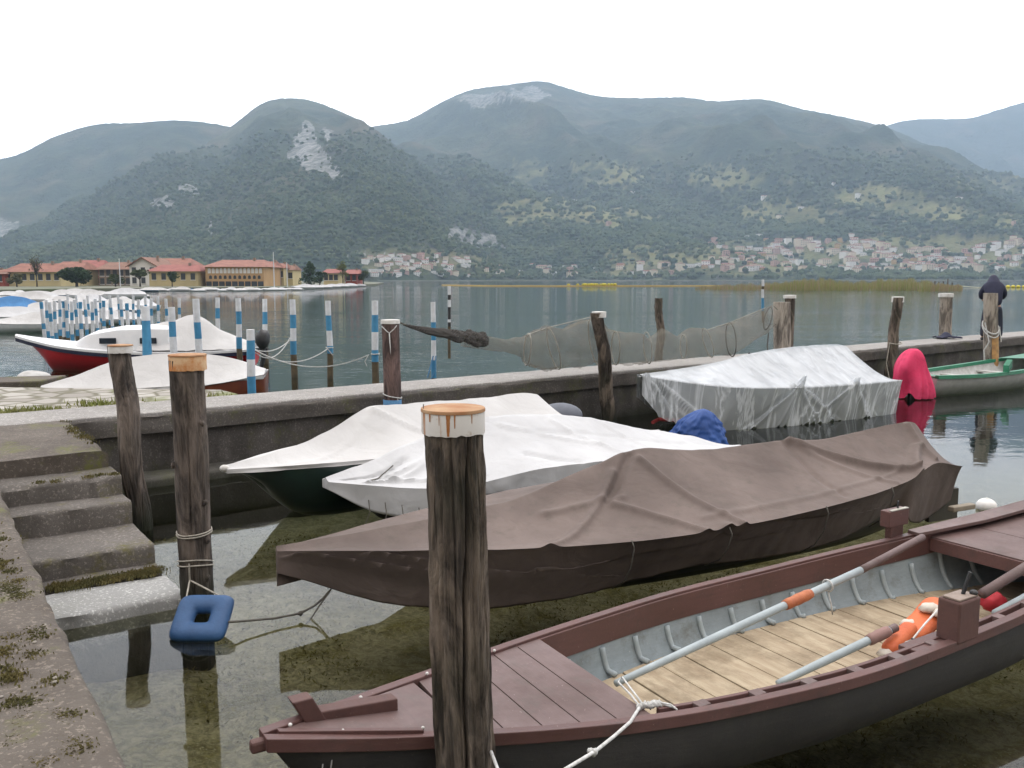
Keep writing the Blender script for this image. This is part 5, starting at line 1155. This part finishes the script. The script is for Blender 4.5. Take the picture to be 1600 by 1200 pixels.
def cluster(n, xs, yf, where, sz=1.0, weights=None):
    """xs = px range, yf(px) -> (ymin, ymax)"""
    placed = []; tries = 0
    while len(placed) < n and tries < n*14:
        tries += 1; px = random.uniform(*xs); y0, y1 = yf(px)
        if y1 <= y0: continue
        py = random.uniform(y0, y1)
        if any(abs(px-a)*1.0 < 8.5*sz and abs(py-b) < 4.2*sz for a, b in placed): continue
        h_ = on_hill(px, py)
        if h_ is None or h_.y < 500: continue
        placed.append((px, py)); pi_ = random.choices(range(len(protos)), weights=weights)[0]; P_ = protos[pi_]
        o = P_[0] if not P_[2] else copy_tree(P_[0]); P_[2] = True
        s_ = random.uniform(.9, 1.35)*sz*h_.y/1400.; o.scale = (s_, s_, s_); o.location = (h_.x, h_.y, h_.z); o.rotation_euler = (0, 0, random.choice((0, 0, .4, -.4, .9, 1.57)) + random.uniform(-.15, .15))
        tag(o, f'{P_[1][2]} {P_[1][0]} house with {P_[1][1]} roof {where}', 'house', 'houses ' + where)
vy = lambda pts0, pts1: (lambda px: (interp(pts0, px), interp(pts1, px)))
cluster(70, (1100, 1345), vy([(1100, 405), (1180, 395), (1230, 372), (1345, 372)], [(1100, 424), (1345, 426)]), 'in the hillside village above the reeds', .82, [5, 3, 3, 1, 2, 2, 1, 1])
cluster(66, (1330, 1480), vy([(1330, 370), (1380, 385), (1400, 392), (1480, 393)], [(1330, 424), (1480, 426)]), 'in the village left of the standing person', .8, [5, 3, 3, 1, 2, 2, 1, 1])
cluster(44, (1470, 1620), vy([(1470, 402), (1560, 378), (1620, 372)], [(1470, 424), (1620, 424)]), 'in the village right of the standing person', .85, [5, 3, 3, 1, 2, 2, 1, 1])
cluster(12, (1110, 1215), vy([(1110, 374), (1215, 368)], [(1110, 396), (1215, 392)]), 'high above the hillside village', .7)
cluster(58, (575, 740), vy([(575, 402), (640, 400), (740, 402)], [(575, 433), (740, 433)]), 'in the lakeside village beyond the striped poles', .74, [5, 3, 2, 1, 1, 3, 1, 0])
cluster(32, (745, 1100), vy([(745, 420), (1100, 412)], [(745, 434), (1100, 430)]), 'along the far shore above the yellow walkway', .78)
cluster(12, (800, 1600), vy([(800, 255), (1100, 255), (1300, 285), (1600, 290)], [(800, 355), (1600, 365)]), 'alone among the green mountainside fields', .55)
for P_ in protos:
    if not P_[2]:
        for c_ in list(P_[0].children): bpy.data.objects.remove(c_)
        bpy.data.objects.remove(P_[0])
# shoreline wall of the far villages
m = MB()
for a, b in (((590, 437.8), (800, 437.9)), ((800, 437.8), (1120, 437.6)), ((1120, 437.6), (1640, 437.6))):
    d = 1060; A_ = D(a[0], a[1], d if a[0] > 700 else 900); B_ = D(b[0], b[1], d if b[0] > 700 else 900); m.obox((A_.x, A_.y, -1), (B_.x-A_.x, B_.y-A_.y, 0), (0, 60, 0), (0, 0, 2.2))
tag(m.build('far_shore', simple('shore_stone', (.30, .30, .27), (.14, .16, .10), .9, .02)), kind='structure')
# ------------------------------------------------------------------ trees
def leaf_mat(name, a, b):
    t = NT(name); c = t.ramp(t.noise(t.co('Object'), .9, 3), .35, .65, a, b); t.bsdf(c, .9); return t.m
LF = [leaf_mat('leaves_dark', (.018, .04, .014), (.04, .075, .022)), leaf_mat('leaves_mid', (.045, .065, .022), (.08, .10, .035)), leaf_mat('leaves_olive', (.08, .085, .04), (.12, .12, .06)), leaf_mat('leaves_spring', (.10, .13, .035), (.15, .17, .05))]
BARK = simple('bark', (.06, .05, .04), (.04, .032, .026), .9)
def tree(px0, px1, yt, yb, d, kind, label, shape='round', n=1500, bare=False):
    c0 = D((px0+px1)/2, yb, d); W = (px1-px0)/FPX*d; H = (yb-yt)/FPX*d; base = Vector((c0.x, c0.y, .5)); H = D(0, yt, d).z - .5
    th = thing('tree', tuple(base), label, 'tree'); rs = random.Random(int(px0*7+yt))
    tb = .28 if shape == 'round' else (.45 if shape == 'umbrella' else .12)
    m = MB(); m.tube([base + Vector((.1*k*ns(k), 0, H*(tb+.25)*k/5)) for k in range(6)], [W*.045*(1-k*.12) for k in range(6)], 8)
    for k in range(14 if bare else 6):
        a = rs.uniform(0, 6.28); z0 = H*rs.uniform(tb*.8, tb+.25); e = base + Vector((math.cos(a)*W*.42*rs.uniform(.4, 1), math.sin(a)*W*.4, min(H, z0+H*rs.uniform(.2, .5))))
        s_ = base + Vector((0, 0, z0)); m.tube([s_, s_.lerp(e, .5) + Vector((0, 0, H*.04)), e], [W*.02, W*.013, W*.005], 5)
        if bare:
            for q in range(7):
                g0 = s_.lerp(e, rs.uniform(.3, 1)); g1 = g0 + Vector((rs.uniform(-.2, .2)*W, rs.uniform(-.2, .2)*W, rs.uniform(.05, .22)*H)); m.tube([g0, g1], W*.006, 4)
    m.build('trunk', BARK, th)
    m = MB(); nb_ = 16; bl = []
    for k in range(nb_):
        a = rs.uniform(0, 6.28); rr = rs.uniform(0, .34)*W; zc = H*(tb + (1-tb)*rs.uniform(.15, .86)); sz = W*rs.uniform(.13, .24)
        if shape == 'umbrella': zc = H*(.68+.18*rs.random()) ; rr = rs.uniform(0, .4)*W; sz = W*rs.uniform(.1, .17)
        if shape == 'cone': f = rs.random(); zc = H*(.15+.8*f); rr *= (1-f*.8); sz = W*(.3-.2*f)
        bl.append((base + Vector((math.cos(a)*rr, math.sin(a)*rr, zc)), min(sz, max(.2, (H - zc)*1.0))))
    nn_ = int(n*(.18 if bare else 1)); ls = W*.032
    for k in range(nn_):
        c_, sz = rs.choice(bl); v = Vector((rs.gauss(0, 1), rs.gauss(0, 1), rs.gauss(0, 1))).normalized()*sz*rs.uniform(.55, 1.08)**.6; p_ = c_ + Vector((v.x, v.y, v.z*.75))
        u_ = Vector((rs.gauss(0, 1), rs.gauss(0, 1), rs.gauss(0, 1))).normalized(); w_ = u_.cross(Vector((rs.gauss(0, 1), rs.gauss(0, 1), rs.gauss(0, 1)))).normalized(); s_ = ls*rs.uniform(.6, 1.4)
        m.quad(p_-u_*s_, p_-w_*s_, p_+u_*s_, p_+w_*s_)
    m.build('crown', LF[kind], th, fix=False)
tree(93, 148, 417, 455, 212, 0, 'big dark green bushy tree in front of the pink house with the red roof', n=3400)
tree(45, 72, 395, 456, 214, 2, 'tall bare branched tree in front of the yellow house at the left edge', bare=True)
tree(12, 42, 428, 456, 210, 2, 'olive green bush like tree at the far left of the town shore')
tree(166, 196, 428, 455, 216, 1, 'dull green tree in front of the brown buildings', n=1200)
tree(203, 236, 420, 455, 212, 1, 'flat topped tree with a bare stem in front of the white gabled house', 'umbrella')
tree(258, 281, 423, 455, 212, 0, 'small dark rounded tree in front of the long yellow house')
tree(468, 500, 408, 450, 245, 0, 'tall dark conifer like tree right of the orange building', 'cone', 1800)
tree(486, 514, 424, 450, 240, 0, 'low dark bushy tree left of the cream house', n=1200)
tree(526, 546, 405, 449, 262, 3, 'light green spring tree right beside the cream house', n=1300)
tree(556, 580, 422, 448, 275, 1, 'last dark tree at the right tip of the town shore', n=1200)
tree(440, 462, 414, 450, 262, 1, 'thin dull tree just right of the yellow annex', n=900)
# ------------------------------------------------------------------ town houses on the left
def town_house(px0, px1, yw, yb, d, wall, roof, label, depth=10, ry=None, gable=False, rows_=1, ncol=3, arc=False, wcol=None, ov=.8, win=(1.1, 1.6)):
    A_ = D(px0, yb, d); B_ = D(px1, yb, d); W = B_.x - A_.x; zt = D(px0, yw, d).z; z0 = .5; H = zt - z0; rr = (D(px0, ry, d).z - zt) if ry else 2.0
    th = thing('town_house', ((A_.x+B_.x)/2, d, z0), label, 'house')
    m = MB(); m.obox((A_.x, d, z0), (W, 0, 0), (0, depth, 0), (0, 0, H))
    if gable: m.quad((A_.x, d, zt), (B_.x, d, zt), ((A_.x+B_.x)/2, d, zt+rr)); m.quad((A_.x, d+depth, zt), (B_.x, d+depth, zt), ((A_.x+B_.x)/2, d+depth, zt+rr))
    m.build('wall', wall, th)
    m = MB(); x0, x1, y0, y1 = A_.x-ov, B_.x+ov, d-ov, d+depth+ov; z = zt+.003
    if gable:
        xm = (x0+x1)/2; zr = zt+rr+.1
        for a, b in ((x0, xm), (x1, xm)): m.quad((a, y0, z-.1), (b, y0, zr), (b, y1, zr), (a, y1, z-.1)); m.quad((a, y0, z-.4), (b, y0, zr-.3), (b, y0, zr), (a, y0, z-.1))
    else:
        hip = min(W*.18, 5); ym = (y0+y1)/2; zr = zt+rr; a, b, c_, e = (x0, y0, z), (x1, y0, z), (x1, y1, z), (x0, y1, z); r1, r2 = (x0+hip, ym, zr), (x1-hip, ym, zr)
        m.quad(a, b, r2, r1); m.quad(c_, e, r1, r2); m.quad(b, c_, r2); m.quad(e, a, r1); m.quad(e, c_, b, a)
    ro = m.build('roof', roof, th, fix=False)
    m = MB(); xc = A_.x + W*.7; m.obox((xc, d+depth*.4, zt+rr*.3), (.6, 0, 0), (0, .6, 0), (0, 0, rr*.95)); m.build('chimney', BRN, ro)
    for r_ in range(rows_):
        for k in range(ncol):
            cx = A_.x + W*(k+.5)/ncol; cz = z0 + H*((rows_-r_-.42)/rows_) if rows_ > 1 else z0 + H*.66
            m = MB(); m.obox((cx-win[0]/2, d-.08, cz-win[1]/2), (win[0], 0, 0), (0, .15, 0), (0, 0, win[1])); wo_ = m.build('window', WIN, th)
            m = MB(); m.obox((cx-win[0]/2-.12, d-.14, cz-win[1]/2-.16), (win[0]+.24, 0, 0), (0, .13, 0), (0, 0, .14)); m.build('sill', WALL[0], wo_)
    if arc:
        for k in range(9):
            cx = A_.x + W*(k+.5)/9; m = MB(); m.obox((cx-W/9*.42, d-.1, z0+.02), (W/9*.84, 0, 0), (0, .2, 0), (0, 0, 1.25)); m.build('arcade_opening', WIN, th)
    return th
YL = simple('wall_yellow', (.60, .49, .26), (.50, .41, .22), .9, .3); ORG = simple('wall_orange', (.56, .36, .18), (.48, .30, .15), .9, .3); BRN = simple('wall_brown', (.30, .22, .17), (.22, .17, .13), .9, .3); PNK = simple('wall_rose', (.60, .25, .22), (.5, .2, .18), .9, .3); RD = simple('wall_red_brown', (.36, .09, .06), (.3, .07, .05), .9, .3); CRM = simple('wall_pale_yellow', (.62, .52, .28), (.55, .46, .25), .9, .3)
TR = [simple('town_roof_orange', (.30, .14, .10), (.21, .095, .07), .9, .6), simple('town_roof_red', (.31, .115, .095), (.22, .08, .065), .9, .6), simple('town_roof_brown', (.24, .13, .09), (.18, .10, .07), .9, .6)]
town_house(-60, 8, 428, 458, 224, RD, TR[2], 'red brown house cut by the left edge of the town', ry=420, ncol=5)
town_house(8, 96, 425, 458, 226, CRM, TR[0], 'pale yellow house with orange roof behind the bare tree', ry=411, ncol=7)
town_house(84, 128, 421, 458, 240, YL, TR[0], 'yellow and orange house half hidden by the big dark green tree', ry=408, ncol=4)
town_house(112, 158, 419, 457, 252, PNK, TR[1], 'pink house with a red roof behind the big dark green tree', ry=406, ncol=4, rows_=2)
town_house(156, 206, 421, 457, 246, BRN, TR[2], 'brown grey house between the pink house and the white gabled house', ry=409, ncol=5, rows_=2)
town_house(204, 246, 416, 456, 238, WALL[0], TR[2], 'white gabled house with a dark roof edge', ry=402, gable=True, ncol=3, rows_=2, depth=14)
town_house(232, 298, 415, 456, 250, YL, TR[0], 'tall house with a broad orange roof rising behind the long yellow house', ry=403, ncol=6, rows_=3)
town_house(234, 310, 424, 456, 226, YL, TR[1], 'long yellow house with dark windows behind the small dark rounded tree', ry=413, ncol=5)
town_house(309, 323, 432, 455, 232, RD, TR[1], 'narrow red brown shed between the yellow house and the orange building', ry=428, ncol=1, ov=.3)
tb_ = town_house(322, 413, 417, 454, 228, ORG, TR[0], 'large orange building with rows of arched windows and a dark arcade', ry=405, depth=16, ncol=12, rows_=0, arc=True)
def arch_row(th, px0, px1, y, d, n, w_, h_, mat, name='arched_window'):
    for k in range(n):
        c_ = D(lerp(px0, px1, k/(n-1)), y, d); pts = [(c_.x-w_/2, c_.z-h_/2), (c_.x+w_/2, c_.z-h_/2)] + [(c_.x+w_/2*math.cos(a), c_.z+h_/2-w_/2+w_/2*math.sin(a)) for a in [math.pi*q/6 for q in range(7)]]
        m = MB(); b_ = 0; m.v = [(x, d-.06, z) for x, z in pts] + [(x, d+.1, z) for x, z in pts]; n_ = len(pts); m.f = [tuple(range(n_))] + [(i, (i+1) % n_, n_+(i+1) % n_, n_+i) for i in range(n_)]; m.m = [0]*len(m.f)
        fr2 = m.build(name, mat, th)
arch_row(tb_, 327, 407, 423, 227.95, 14, .75, 1.3, WALL[0], 'arched_window'); arch_row(tb_, 329, 405, 433, 227.95, 11, .7, .9, WIN, 'square_window')
town_house(412, 428, 418, 454, 238, BRN, TR[0], 'grey brown side wing joined to the right of the orange building', ry=408, ncol=2, rows_=2, ov=.4)
town_house(426, 444, 419, 452, 246, YL, TR[0], 'yellow annex behind the thin white mast', ry=411, ncol=2, ov=.4)
town_house(443, 458, 422, 451, 250, CRM, TR[2], 'small pale annex at the right end of the orange building', ry=414, ncol=2, ov=.4)
town_house(506, 529, 427, 449, 262, CRM, TR[1], 'cream house with pinkish roof among trees on the town shore', ry=420, ncol=3)
town_house(540, 558, 428, 448, 272, RD, TR[1], 'red brown house among the last trees of the town shore', ry=421, ncol=2)
for px, yt, d, lab in ((427, 394, 205, 'tall white mast in front of the yellow annex'), (448, 410, 212, 'shorter white mast right of the tall mast'), (186, 404, 215, 'thin white pole above the brown grey house')):
    a = D(px, yt, d); m = MB(); m.tube([(a.x, a.y, .3), (a.x, a.y, a.z)], [.13, .08], 8); tag(m.build('mast', PW), lab, 'mast')
# ------------------------------------------------------------------ marina boats at the left
def covered_boat(L, col_c, col_h, name='moored_boat', mast=False):
    f = Frame((-L/2, 0), (1, 0), L); r_ = bpy.data.objects.new(name, None); col.objects.link(r_)
    bm_ = [(0, .03), (L*.12, .4), (L*.3, .8), (L*.6, .95), (L, .75)]; g_ = [(0, .75), (L*.3, .6), (L, .55)]
    m = MB(); m.grid(hull_rows(f, bm_, g_, [(0, .5), (L*.1, .0), (L*.3, -.1), (L, -.1)], n=22, seg=12, rake=.4), cap1=True); m.build('hull', col_h, r_, smooth=True, local=True)
    m = MB(); m.grid(cover_rows(f, [(x, b+.03) for x, b in bm_], g_, [(0, .78), (L*.25, .95), (L*.5, 1.35), (L*.75, 1.3), (L, .8)], ([(0, .65), (L, .45)], [(0, .65), (L, .45)]), n=26, m_=6, skn=3, wr=.03, sd=L), cap0=True, cap1=True); m.build('canvas_cover', col_c, r_, smooth=True, auto=60, local=True)
    return r_
BLC = tarpmat('blue_canvas', (.04, .16, .36), (.06, .22, .46)); HW = simple('white_hull', (.7, .7, .7), (.6, .62, .64), .4); HB = simple('blue_grey_hull', (.12, .2, .27), (.1, .15, .2), .4)
bp_ = {'white': [covered_boat(6, M['white_tarp2'], HW), False], 'cream': [covered_boat(7, M['white_tarp'], HW), False], 'blue': [covered_boat(5.5, BLC, HW), False], 'dark': [covered_boat(5, M['white_tarp'], HB), False]}
def put_boat(kind, px, yb, s_, rz, lab, grp='boats moored in the marina'):
    e = bp_[kind]; o = e[0] if not e[1] else copy_tree(e[0]); e[1] = True; p_ = G(px, yb, 0); o.location = p_; o.scale = (s_, s_, s_); o.rotation_euler = (0, 0, rz); tag(o, lab, 'boat', grp); o.scale = (s_, s_, s_*random.uniform(.75, 1.15))
put_boat('cream', 60, 519, .72, .3, 'large pale covered boat just behind the bow of the red boat')
put_boat('white', 5, 505, .85, .5, 'white covered boat near the left edge, bow pointing out of the picture')
put_boat('white', 165, 507, .7, .1, 'white covered boat behind the front row of marina poles left of the cabin')
put_boat('blue', 8, 492, .85, .2, 'blue covered boat at the left edge of the marina')
random.seed(9)
for px, yb in ((60, 492), (105, 494), (150, 493), (200, 495), (20, 484), (75, 483), (125, 484), (178, 485), (225, 487), (40, 476), (90, 476), (140, 477), (10, 474), (190, 476), (-20, 480)):
    put_boat(random.choice(('white', 'cream', 'cream', 'dark', 'dark')), px, yb, random.uniform(.6, .85), random.uniform(-.5, 1.9), 'covered boat in the crowded middle rows of the marina at the left')
for px in (8, 28, 50, 70, 92, 112, 133, 152, 172, 190, 208):
    put_boat(random.choice(('white', 'cream', 'dark', 'white')), px, random.uniform(463, 468), random.uniform(.6, 1.0), random.uniform(-.4, 1.8), 'small covered boat in the back rows of the marina below the town trees')
for px in range(230, 470, 13):
    put_boat(random.choice(('white', 'white', 'cream', 'dark', 'blue') if px < 300 else ('white', 'white', 'cream')), px, 456.5 - (px-232)*.012 + random.uniform(-1.4, .5), random.uniform(.4, .8), random.uniform(-.7, 1.3), 'white boat in the long single row below the yellow and orange town houses')
for px in range(474, 560, 14):
    put_boat('white', px, 452 - (px-474)*.045, .9, .2, 'tiny white boat by the wooded right tip of the town shore')
# low white jetty behind the row
# ------------------------------------------------------------------ reeds, floating walkway and buoys
RM = [simple('reed_green', (.22, .24, .06), (.30, .29, .10), .9, .3, 0), simple('reed_dry', (.36, .27, .15), (.26, .19, .11), .9, .3, 0)]
m = MB(); random.seed(4)
for i in range(15000):
    px = random.uniform(1085, 1500); k = (px-1085)/415; d = random.uniform(190, 250) if px < 1430 else random.uniform(180, 215)
    dens = .5 + .5*ns(px*.03, d*.05)
    if random.random() > dens + (.3 if px > 1200 else -.15): continue
    hh = interp([(1085, .5), (1130, 1.2), (1200, 1.7), (1250, 2.9), (1300, 2.5), (1350, 2.0), (1385, 3.0), (1440, 2.6), (1470, 1.6), (1500, 1.0)], px) * random.uniform(.5, 1.15) * (.75 + .5*ns(px*.08, 1))
    x = (px-800)/FPX*d; a = random.uniform(0, 3.14); dx, dy = .045*math.cos(a), .045*math.sin(a); lx = random.uniform(-.2, .2)*hh; m.mi = 0 if random.random() < (.72 if 1200 < px < 1450 else .3) else 1
    m.quad((x-dx, d-dy, -.2), (x+dx, d+dy, -.2), (x+dx*.4+lx, d+dy, hh), (x-dx*.4+lx, d, hh))
tag(m.build('reeds', RM, fix=False), 'bed of green and straw coloured reeds standing in the lake', 'reeds', kind='stuff')
YF = simple('yellow_fabric', (.62, .42, .10), (.52, .36, .12), .8, .5); YF2 = simple('bright_yellow_fabric', (.75, .62, .04), (.6, .5, .05), .8, .5)
fw = thing('floating_walkway', tuple(G(900, 447.5)), 'long thin yellow floating walkway across the lake', 'walkway')
m = MB(); path = [(690, 446), (760, 447.2), (860, 447.6), (960, 447.4), (1050, 447.4), (1130, 447.2)]
for a, b in zip(path, path[1:]):
    A_, B_ = G(*a), G(*b); m.obox((A_.x, A_.y, -.1), (B_.x-A_.x, B_.y-A_.y, 0), (0, 4, 0), (0, 0, .42))
m.build('deck', YF, fw)
m = MB(); random.seed(2)
for k in range(34):
    px = random.uniform(885, 965); A_ = G(px, 447.8); m.ball((A_.x, A_.y+1, .65), random.uniform(.22, .4), 8, 6, sx=1.5, jit=.4)
m.build('piled_fabric', YF2, fw)
for k, px in enumerate((1575, 1583, 1591, 1600)):
    A_ = G(px, 449.5); m = MB(); m.ball((A_.x, A_.y, .25), .55, 14, 9, sx=1, sz=.8); tag(m.build('yellow_buoy', YF2, smooth=True), 'one of a short row of yellow buoys right of the standing person', 'buoy', 'yellow buoys by the person')
m = MB(); m.tube([G(1490, 446, .5), G(1530, 449.5, .1), G(1570, 449.3, .1)], .12, 6); tag(m.build('floating_boom', simple('pale_boom', (.5, .48, .35))), 'thin pale boom floating on the lake left of the standing person', 'boom')
random.seed(6)
for px, h_ in ((1460, 1.9), (1466, 1.7), (1473, 1.8), (1480, 2.4), (1487, 1.5), (1340, 1.4), (1420, 1.6)):
    A_ = G(px, 451.5); m = MB(); m.tube([(A_.x, A_.y, -1), (A_.x+.05, A_.y, h_)], .16, 7); tag(m.build('lake_stake', M['post_dark']), 'short dark stake standing in the water in front of the reeds', 'stake', 'stakes in front of the reeds')
# ------------------------------------------------------------------ person on the pier
pc = D(1548, 532, 22.75); PXc, PY = pc.x, pc.y
per = thing('person', (PXc, PY, .8), 'person in navy hooded jacket and dark trousers leaning forward on the pier behind a post', 'person')
def skin(name, verts, edges, mat, sub=2, root=0):
    me = bpy.data.meshes.new(name); me.from_pydata([(PXc+v[0]-PXc, v[1], v[2]) for v, r_ in verts], edges, []); me.materials.append(mat)
    o = bpy.data.objects.new(name, me); col.objects.link(o); o.parent = per
    sk = o.modifiers.new('skin', 'SKIN'); sk.use_smooth_shade = True
    for i, (v, r_) in enumerate(verts): me.skin_vertices[0].data[i].radius = r_ if isinstance(r_, tuple) else (r_, r_); me.skin_vertices[0].data[i].use_root = (i == root)
    o.modifiers.new('subsurf', 'SUBSURF').levels = sub; o.modifiers['subsurf'].render_levels = sub; return o
SK = simple('skin', (.5, .3, .22), (.45, .26, .19), .6)
B0 = [((0, 0, .92), (.14, .10)), ((0, .06, 1.12), (.14, .10)), ((0, .17, 1.32), (.15, .10)), ((0, .27, 1.44), .07), ((0, .34, 1.50), .06), ((0, .40, 1.57), (.075, .09)), ((0, .43, 1.66), .07),
      ((.17, .20, 1.38), .06), ((.25, .30, 1.14), .045), ((.20, .50, 1.05), .035), ((.18, .57, 1.03), .028), ((-.17, .20, 1.38), .06), ((-.25, .30, 1.14), .045), ((-.2, .5, 1.05), .035), ((-.18, .57, 1.03), .028),
      ((.11, 0, .84), .085), ((.165, .02, .48), .06), ((.185, -.01, .1), .04), ((.19, .10, .03), .035), ((-.11, 0, .84), .085), ((-.165, .02, .48), .06), ((-.185, -.01, .1), .04), ((-.19, .10, .03), .035)]
E0 = [(0,1),(1,2),(2,3),(3,4),(4,5),(5,6),(2,7),(7,8),(8,9),(9,10),(2,11),(11,12),(12,13),(13,14),(0,15),(15,16),(16,17),(17,18),(0,19),(19,20),(20,21),(21,22)]
skin('body', B0, E0, SK)
J = [((0, -.03, .84), (.205, .16)), ((0, .0, 1.05), (.235, .17)), ((0, .10, 1.28), (.245, .16)), ((0, .20, 1.42), (.17, .13)), ((0, .32, 1.53), (.125, .13)), ((0, .42, 1.62), (.10, .11)),
     ((.18, .14, 1.36), .12), ((.25, .26, 1.16), .09), ((.23, .47, 1.06), .065), ((-.18, .14, 1.36), .12), ((-.25, .26, 1.16), .09), ((-.23, .47, 1.06), .065)]
skin('hooded_jacket', J, [(0,1),(1,2),(2,3),(3,4),(4,5),(2,6),(6,7),(7,8),(2,9),(9,10),(10,11)], M['navy'])
T_ = [((0, -.01, .88), (.165, .125)), ((.12, 0, .78), .115), ((.165, .02, .48), .092), ((.185, -.01, .09), .08), ((-.12, 0, .78), .115), ((-.165, .02, .48), .092), ((-.185, -.01, .09), .08)]
skin('trousers', T_, [(0,1),(1,2),(2,3),(0,4),(4,5),(5,6)], simple('dark_trousers', (.02, .024, .04), (.03, .034, .05), .9))
per.rotation_euler = (0, 0, -.42)
for s_ in (-1, 1):
    m = MB(); m.ball((PXc+s_*.19, PY+.06, .845), .065, 14, 8, sx=.75, sy=1.9, sz=.75); m.build('shoe', M['black'], per, smooth=True)
    hb = Vector((PXc+s_*.18, PY+.59, .8+1.02))
    m = MB(); m.ball(hb, .035, 10, 6, sx=.9, sy=1.1, sz=.5)
    for f in range(4): x = -.024+.016*f; m.tube([hb+Vector((x, .02, 0)), hb+Vector((x*1.1, .065, -.01)), hb+Vector((x*1.1, .085-.004*abs(f-1.5), -.035))], .0085, 6)
    m.tube([hb+Vector((-s_*.025, -.01, 0)), hb+Vector((-s_*.05, .03, -.01))], .009, 6); m.build('hand', SK, per, smooth=True)
m = MB(); f0 = Vector((PXc, PY+.50, .8+1.58)); m.ball(f0+Vector((0, .0, 0)), .035, sz=1.1); m.ball(f0+Vector((0, .05, -.01)), .014, sz=1.5)
for s_ in (-1, 1): m.ball(f0+Vector((s_*.03, .01, .02)), .010)
m.build('face', SK, per, smooth=True)
# ------------------------------------------------------------------ haze
m = MB(); m.obox((-5200, -60, -8), (10800, 0, 0), (0, 5700, 0), (0, 0, 1420))
hz = m.build('haze', None, fix=True) if False else None
me = bpy.data.meshes.new('haze'); me.from_pydata(m.v, [], m.f); hz = bpy.data.objects.new('haze', me); col.objects.link(hz)
import bmesh
bm = bmesh.new(); bm.from_mesh(me); bmesh.ops.recalc_face_normals(bm, faces=bm.faces); bm.to_mesh(me); bm.free()
hm = bpy.data.materials.new('haze'); hm.use_nodes = True; t = hm.node_tree; t.nodes.clear(); o_ = t.nodes.new('ShaderNodeOutputMaterial'); pv = t.nodes.new('ShaderNodeVolumePrincipled')
pv.inputs['Color'].default_value = (.61, .785, 1.0, 1); pv.inputs['Density'].default_value = HAZE; pv.inputs['Anisotropy'].default_value = .2
t.links.new(pv.outputs[0], o_.inputs['Volume']); me.materials.append(hm); tag(hz, 'thin bluish haze over the lake and mountains', 'haze', kind='stuff')
